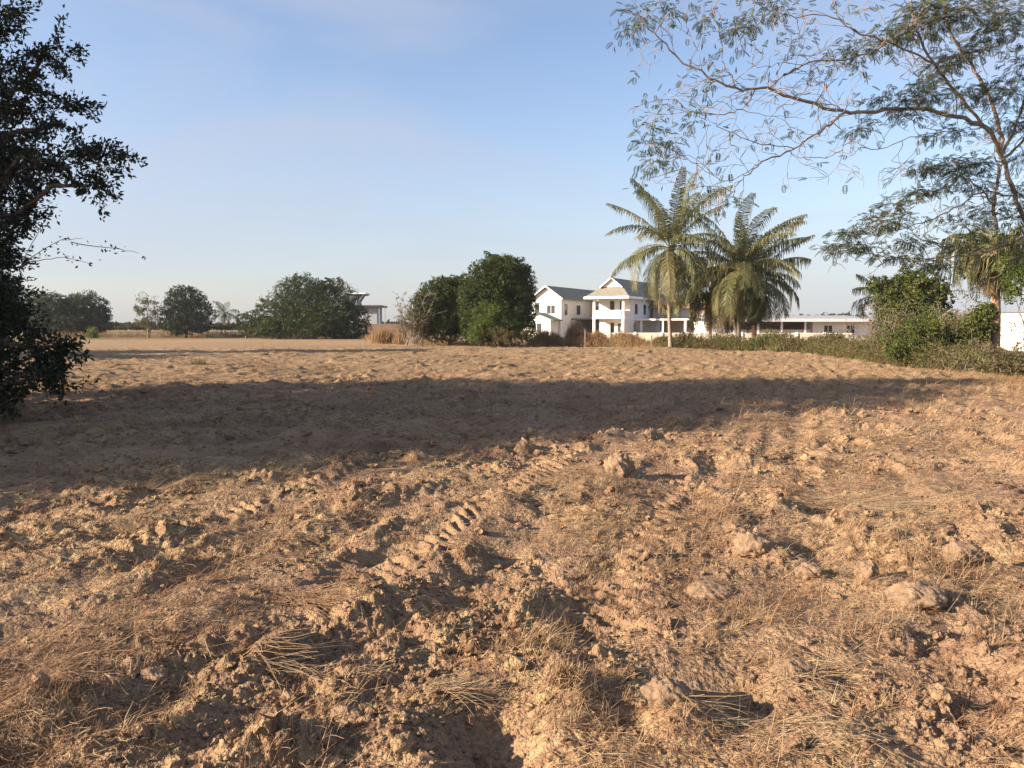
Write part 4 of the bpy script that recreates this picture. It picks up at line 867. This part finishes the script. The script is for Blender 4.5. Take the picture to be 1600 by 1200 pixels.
clump(628, 530, 74, 1.0, 1.9, 500, "taller pale grass wisps right of the golden clump", 96)
clump(900, 530, 68, 1.3, 2.4, 900, "tall straw coloured grass in front of the white house porch", 97)
clump(868, 532, 67, 1.0, 1.3, 500, "reddish weeds right beside the tall round mango tree", 98)
clump(143, 516, 110, 1.0, 2.0, 400, "yellow green upright grass in front of the far left trees", 99, L_BRIGHT)
clump(985, 535, 64, 2.0, 1.2, 700, "rusty dry weeds left of the tallest palm's foot", 100)
clump(1240, 545, 50, 2.2, 1.1, 700, "olive dry grass right of the clustered palms' feet", 101, L_SCRUB)

# fence posts along the far edge
def post(px, top, base_d, w, mat, label):
    x = P(px, 540, base_d)[0]; z = float(height(np.array([x]), np.array([base_d]))[0]); zt = P(px, top, base_d)[2]
    mb = MB(); mb.box((x, base_d, (zt + z) / 2), (w, w, zt - z + .1)); mb.box((x, base_d, zt + .07), (w * .7, w * .7, .05)); tag(mb.build("fence_post", mat, origin=(x, base_d, z)), label, "fence post", "concrete fence posts")
post(1085, 523, 63, .12, TRIM, "white painted post between the tallest palm and the middle palm")
post(914, 516, 62, .09, PALE_BARK, "thin brown post in front of the white house balcony")
post(1018, 526, 57, .10, PALE_BARK, "short brown post left of the tallest palm's foot")
post(1232, 528, 50, .10, TRIM, "pale slim post right of the clustered palms")

# ------------------------------------------------------------------ buildings
class Loc:
    """local frame: a to the right, b away, z up"""
    def __init__(s, o, ang): s.o = np.array([o[0], o[1], 0.0]); s.t = np.array([math.cos(ang), math.sin(ang), 0]); s.b = np.array([-math.sin(ang), math.cos(ang), 0]); s.ang = ang
    def p(s, a, b, z): return s.o + s.t * a + s.b * b + np.array([0, 0, z])
    def box(s, mb, a0, a1, b0, b1, z0, z1): mb.box(s.p((a0 + a1) / 2, (b0 + b1) / 2, (z0 + z1) / 2), (a1 - a0, b1 - b0, z1 - z0), s.ang)
    def part(s, name, mat, par, *bx):
        mb = MB()
        for q in bx: s.box(mb, *q)
        return mb.build(name, mat, par)
    def window(s, par, a0, a1, z0, z1, b, bars=1, name="window"):
        f = .09; w = s.part(name, TRIM, par, (a0 - f, a0, b - .05, b + .05, z0 - f, z1 + f), (a1, a1 + f, b - .05, b + .05, z0 - f, z1 + f), (a0, a1, b - .05, b + .05, z1, z1 + f), (a0, a1, b - .07, b + .05, z0 - f, z0), *[(a0 + (a1 - a0) * (k + 1) / (bars + 1) - .03, a0 + (a1 - a0) * (k + 1) / (bars + 1) + .03, b - .04, b + .04, z0, z1) for k in range(bars)])
        g = s.part("pane", GLASS, par, (a0, a1, b - .035, b - .012, z0, z1)); g.parent = w; return w
    def side_window(s, par, b0, b1, z0, z1, a):
        w = s.part("window", TRIM, par, (a - .05, a + .06, b0 - .09, b0, z0, z1), (a - .05, a + .06, b1, b1 + .09, z0, z1), (a - .05, a + .06, b0, b1, z1, z1 + .09), (a - .05, a + .08, b0, b1, z0 - .09, z0)); g = s.part("pane", GLASS, par, (a + .01, a + .03, b0, b1, z0, z1)); g.parent = w; return w
    def gable_roof(s, mb, a0, a1, b0, b1, ze, zr, t=.16, oh=.0):
        am = (a0 + a1) / 2; mb.slab([s.p(a0, b0, ze), s.p(am - .001, b0, zr), s.p(am - .001, b1, zr), s.p(a0, b1, ze)], t); mb.slab([s.p(am + .001, b0, zr), s.p(a1, b0, ze), s.p(a1, b1, ze), s.p(am + .001, b1, zr)], t)
    def tri(s, mb, a0, a1, b, ze, zr, t=.1):                       # gable wall triangle as thin prism (quad with doubled apex)
        am = (a0 + a1) / 2; A = [s.p(a0, b, ze), s.p(a1, b, ze), s.p(am + .01, b, zr), s.p(am - .01, b, zr)]; B = [p + s.b * t for p in A]
        mb.add(A + B, [[0, 1, 2, 3], [7, 6, 5, 4], [0, 4, 5, 1], [1, 5, 6, 2], [2, 6, 7, 3], [3, 7, 4, 0]])

def white_house():
    L = Loc((3.1, 113.0), -R(30)); z0 = -.1
    h = empty("white_house", (L.o[0], L.o[1], 0), "two storey white house with grey tiled gable and hipped roofs behind the dry grass", "house")
    L_ = L
    # left wing
    L.part("wall", WHITE, h, (0, 4.5, 0, 18, z0, 5.85))
    mb = MB(); L.tri(mb, 0, 4.5, -.0, 5.86, 7.35, .12); mb.build("gable_wall", WHITE, h)
    mb = MB(); L.gable_roof(mb, -.5, 5.0, -.5, 18.5, 5.75, 7.65); mb.build("roof", ROOFM, h)
    mb = MB(); am = 2.25
    for a in (-.52, 5.02): mb.slab([L.p(a, -.55, 5.78), L.p(am, -.55, 7.70), L.p(am, -.49, 7.70), L.p(a, -.49, 5.78)], .24)
    mb.build("barge_board", TRIM, h)
    L.window(h, 2.3, 3.6, 3.6, 4.8, -.02); L.side_window(h, 1.2, 2.1, 3.4, 5.0, 4.5)
    L.window(h, .3, 1.1, 3.2, 5.2, -.02, 0)
    L.part("corner_pilaster", TRIM, h, (-.12, .12, -.12, .12, z0, 5.8)); L.part("corner_pilaster", TRIM, h, (4.38, 4.62, -.12, .12, z0, 5.8))
    # porch in front of wing
    L.part("porch", WHITE, h, (-.2, 4.2, -2.6, -.01, z0, 2.72))
    mb = MB(); L.gable_roof(mb, -.8, 4.9, -3.1, -.12, 2.65, 3.75, .12); mb.build("porch_roof", GREENR, h); mb = MB(); L.tri(mb, -.2, 4.2, -2.6, 2.73, 3.5, .1); mb.build("porch_gable", WHITE, h)
    L.window(h, 1.2, 2.8, .9, 2.2, -2.62, 1)
    # connecting block
    L.part("wall", CREAM, h, (4.51, 8.6, 10, 15, z0, 5.8)); L.part("canopy_roof", GREENR, h, (4.52, 8.6, 3.4, 9.99, 2.75, 2.95))
    L.window(h, 5.3, 6.3, 3.6, 4.9, 9.98); L.side_window(h, 5.2, 6.6, 3.5, 4.9, 4.5); L.side_window(h, 5.2, 6.6, .8, 2.2, 4.5)
    mb = MB(); mb.slab([L.p(4.4, 9.2, 5.75), L.p(8.9, 9.2, 5.75), L.p(8.9, 12.6, 7.5), L.p(4.4, 12.6, 7.5)], .14); mb.build('link_roof', ROOFM, h)
    # main block with hipped roof and small gablet
    L.part("wall", WHITE, h, (8.61, 13.4, 4.2, 18, z0, 6.0))
    L.part("column", TRIM, h, (8.61, 8.95, 2.0, 2.34, z0, 6.0)); L.part("column", TRIM, h, (13.06, 13.4, 2.0, 2.34, z0, 6.0))
    L.part("balcony_floor", TRIM, h, (8.55, 13.46, 1.95, 4.19, 2.85, 3.15)); L.part("side_wall", WHITE, h, (13.2, 13.4, 2.35, 4.19, z0, 2.84), (13.2, 13.4, 2.35, 4.19, 3.16, 4.0))
    br = L.part("balcony_rail", TRIM, h, (8.96, 13.05, 2.0, 2.1, 3.95, 4.05), *[(8.98 + k * .2, 9.06 + k * .2, 2.01, 2.09, 3.16, 3.94) for k in range(20)])
    L.part("balcony_door", DARKM, h, (10.4, 11.0, 4.12, 4.19, 3.2, 5.4)); L.part("balcony_door", DARKM, h, (11.9, 12.4, 4.12, 4.19, 3.2, 5.4)); L.part("front_door", DARKM, h, (10.5, 11.0, 4.12, 4.19, z0, 2.3)); L.window(h, 11.6, 12.6, .9, 2.2, 4.16)
    ze, zr, zg = 5.95, 8.7, 7.35; a0, a1, b0, b1 = 7.6, 14.4, 1.2, 19; am = (a0 + a1) / 2; bg_ = 3.4
    fr = (zg - ze) / (zr - ze); ga0 = a0 + (am - a0) * fr; ga1 = a1 - (a1 - am) * fr
    mb = MB()
    mb.slab([L.p(a0, b0, ze), L.p(a1, b0, ze), L.p(ga1, bg_, zg), L.p(ga0, bg_, zg)], .14)
    mb.slab([L.p(a1, b0, ze), L.p(a1, b1, ze), L.p(ga1, b1, zg), L.p(ga1, bg_, zg)], .14); mb.slab([L.p(a0, b1, ze), L.p(a0, b0, ze), L.p(ga0, bg_, zg), L.p(ga0, b1, zg)], .14)
    L.gable_roof(mb, ga0 - .0, ga1 + .0, bg_ - .5, b1, zg + .01, zr, .12); mb.build("roof", ROOFM, h)
    mb = MB(); L.tri(mb, ga0 + .1, ga1 - .1, bg_ - .12, zg + .02, zr - .12, .1); mb.build("gablet", WHITE, h)
    mb = MB()
    for a in (ga0 - .05, ga1 + .05): mb.slab([L.p(a, bg_ - .56, zg + .05), L.p(am, bg_ - .56, zr + .06), L.p(am, bg_ - .50, zr + .06), L.p(a, bg_ - .50, zg + .05)], .2)
    mb.build("barge_board", TRIM, h)
    L.part("eave_fascia", TRIM, h, (a0, a1, b0 - .06, b0, ze - .30, ze + .02), (a1, a1 + .06, b0, b1, ze - .30, ze + .02), (a0 - .06, a0, b0, b1, ze - .30, ze + .02))
    L.side_window(h, 6.0, 7.2, 3.5, 5.0, 13.4); L.side_window(h, 9.5, 10.7, 3.5, 5.0, 13.4); L.side_window(h, 5.6, 6.8, .9, 2.3, 13.4)
    # carport on the right
    L.part("carport_roof", TRIM, h, (13.42, 21.5, 6.0, 12, 2.62, 2.85)); L.part("carport_wall", PINKW, h, (15.5, 21, 11.0, 11.2, z0, 2.61)); L.part("carport_column", TRIM, h, (14.2, 14.5, 6.2, 6.5, z0, 2.6)); L.part("carport_column", TRIM, h, (20.7, 21.0, 6.2, 6.5, z0, 2.6))
    L.part("carport_column", TRIM, h, (17.5, 17.7, 6.2, 6.5, z0, 2.6)); L.part("tiled_wall", PINKW, h, (14, 22, 12.2, 17, 2.9, 6.0))
    mb = MB(); mb.slab([L.p(13.4, 11.5, 4.6), L.p(22.5, 11.5, 4.6), L.p(22.5, 14.7, 6.4), L.p(13.4, 14.7, 6.4)], .15); mb.build("rear_roof", BROWNW, h)
    mb = MB(); mb.tube([L.p(am, bg_ - .5, 8.7), L.p(am, bg_ - .5, 9.2)], [.05, .02], 5); mb.build("finial", TRIM, h)
white_house()

def long_building():
    d = 92; x0 = P(1112, 520, d)[0]; x1 = P(1372, 520, d)[0]; L = Loc((x0, d), R(4)); w = x1 - x0
    h = empty("long_building", (x0, d, 0), "long low white building with a pale flat roof behind the clustered palms", "building")
    zt = P(1200, 502, d)[2]; zr = P(1200, 493, d)[2]
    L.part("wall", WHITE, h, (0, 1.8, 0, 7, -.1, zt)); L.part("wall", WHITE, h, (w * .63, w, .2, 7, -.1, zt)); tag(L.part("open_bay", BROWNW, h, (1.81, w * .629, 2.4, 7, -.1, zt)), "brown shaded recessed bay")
    L.part("parapet", CREAM, h, (1.82, w * .62, .3, .5, -.1, 1.35)); L.part("fascia", TRIM, h, (-.5, w + .5, -.9, -.75, zt - .05, zt + .32))
    mb = MB(); mb.slab([L.p(-.5, -.74, zt + .3), L.p(w + .5, -.74, zt + .3), L.p(w + .5, 7.5, zr + .15), L.p(-.5, 7.5, zr + .15)], .12); mb.build("roof", ROOFG, h)
    for k in range(4): L.part("column", TRIM, h, (2.6 + k * 2.9, 2.8 + k * 2.9, -.3, -.1, -.1, zt - .06))
    L.window(h, w * .70, w * .75, .9, zt - .5, .17); L.window(h, w * .84, w * .89, .9, zt - .5, .17)
    # second shed behind brush
    d = 74; x0 = P(1478, 520, d)[0]; x1 = P(1600, 520, d)[0] + 3; L = Loc((x0, d), 0); w = x1 - x0; h = empty("brown_shed", (x0, d, 0), "brown roofed shed half hidden behind the brush at the right", "shed")
    zt = P(1500, 500, d)[2]; zr = P(1500, 487, d)[2]; L.part("wall", BROWNW, h, (0, w, 0, 5, -.1, zt)); mb = MB(); mb.slab([L.p(-.4, -.5, zt), L.p(w, -.5, zt), L.p(w, 3, zr), L.p(-.4, 3, zr)], .1); mb.build("roof", rough_mat("rusty_sheet", (.2, .15, .12), (.30, .23, .19), 1.5), h)
long_building()

def white_block():
    d = 52; a = P(1561, 540, d)[0]; b_ = P(1597, 540, d)[0]; zt = P(1580, 490, d)[2]; L = Loc((a, d), -R(22)); h = empty("white_wall_block", (a, d, 0), "bright white square wall block at the right edge behind the dry brush", "wall")
    L.part("panel", WHITE, h, (0, b_ - a, 0, 1.6, -.1, zt - .08)); L.part("coping", TRIM, h, (-.05, b_ - a + .05, -.05, 1.65, zt - .079, zt))
white_block()
def boundary_wall():
    d0 = P(950, 530, 84); d1 = P(1330, 530, 80); L = Loc((d0[0], 84), math.atan2(-4, d1[0] - d0[0])); w = np.hypot(d1[0] - d0[0], 4); h = empty("boundary_wall", (d0[0], 84, 0), "low cream boundary wall running behind the palms", "wall")
    L.part("wall_panel", CREAM, h, (0, w, 0, .15, -.1, .95)); L.part("coping", TRIM, h, (-.05, w + .05, -.05, .2, .951, 1.03))
    for k in range(9): L.part("pier", TRIM, h, (k * w / 9, k * w / 9 + .25, -.12, -.055, -.1, 1.12))
boundary_wall()
def far_house():
    d = 150; X = lambda px: P(px, 500, d)[0]; Z = lambda py: P(600, py, d)[2]; L = Loc((X(548), d), 0); a = lambda px: X(px) - X(548)
    h = empty("grey_building", (X(548), d, 0), "grey modern building with thin projecting roofs behind the broad dome-shaped tree", "building")
    L.part("wall", GREYW, h, (a(545), a(589), 0, 6, -.1, Z(480))); L.part("lower_wall", BROWNW, h, (a(576), a(628), -3, -.01, -.1, Z(506)))
    L.part("flat_roof", DARKM, h, (a(545), a(597), -1, 6.5, Z(480) + .01, Z(477))); L.part("porch_post", GREYW, h, (a(593), a(593) + .15, -.8, -.6, -.1, Z(480))); L.part("porch_post", GREYW, h, (a(602), a(602) + .15, -.8, -.6, -.1, Z(479)))
    L.part("porch_beam", GREYW, h, (a(597.2), a(603), -.8, -.6, Z(481), Z(479.5)))
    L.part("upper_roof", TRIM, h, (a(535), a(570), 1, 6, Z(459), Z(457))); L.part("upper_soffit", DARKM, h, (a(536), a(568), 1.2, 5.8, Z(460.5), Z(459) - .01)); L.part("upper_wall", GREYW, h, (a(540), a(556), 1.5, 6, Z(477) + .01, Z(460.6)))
    mb = MB(); mb.tube([L.p(a(561), 1.3, Z(470)), L.p(a(568), 1.3, Z(460))], [.3, .3], 4); mb.build("slanted_brace", DARKM, h)
    L.part("brick_garden_wall", rough_mat("red_brown_wall", (.18, .10, .07), (.24, .14, .10), 2), h, (a(605), a(660), -6, -5.8, -.1, 1.3))
far_house()

# ------------------------------------------------------------------ thin evening haze
def haze():
    mb = MB(); mb.box((0, 180, 8.5), (900, 460, 23)); m = bpy.data.materials.new("haze"); m.use_nodes = True; t = m.node_tree; t.nodes.remove(t.nodes["Principled BSDF"]); v = t.nodes.new("ShaderNodeVolumePrincipled"); v.inputs['Color'].default_value = (.9, .93, 1, 1); v.inputs['Density'].default_value = .0002; v.inputs['Anisotropy'].default_value = .2
    t.links.new(v.outputs[0], t.nodes["Material Output"].inputs['Volume']); tag(mb.build("haze", m), kind='stuff')
haze()
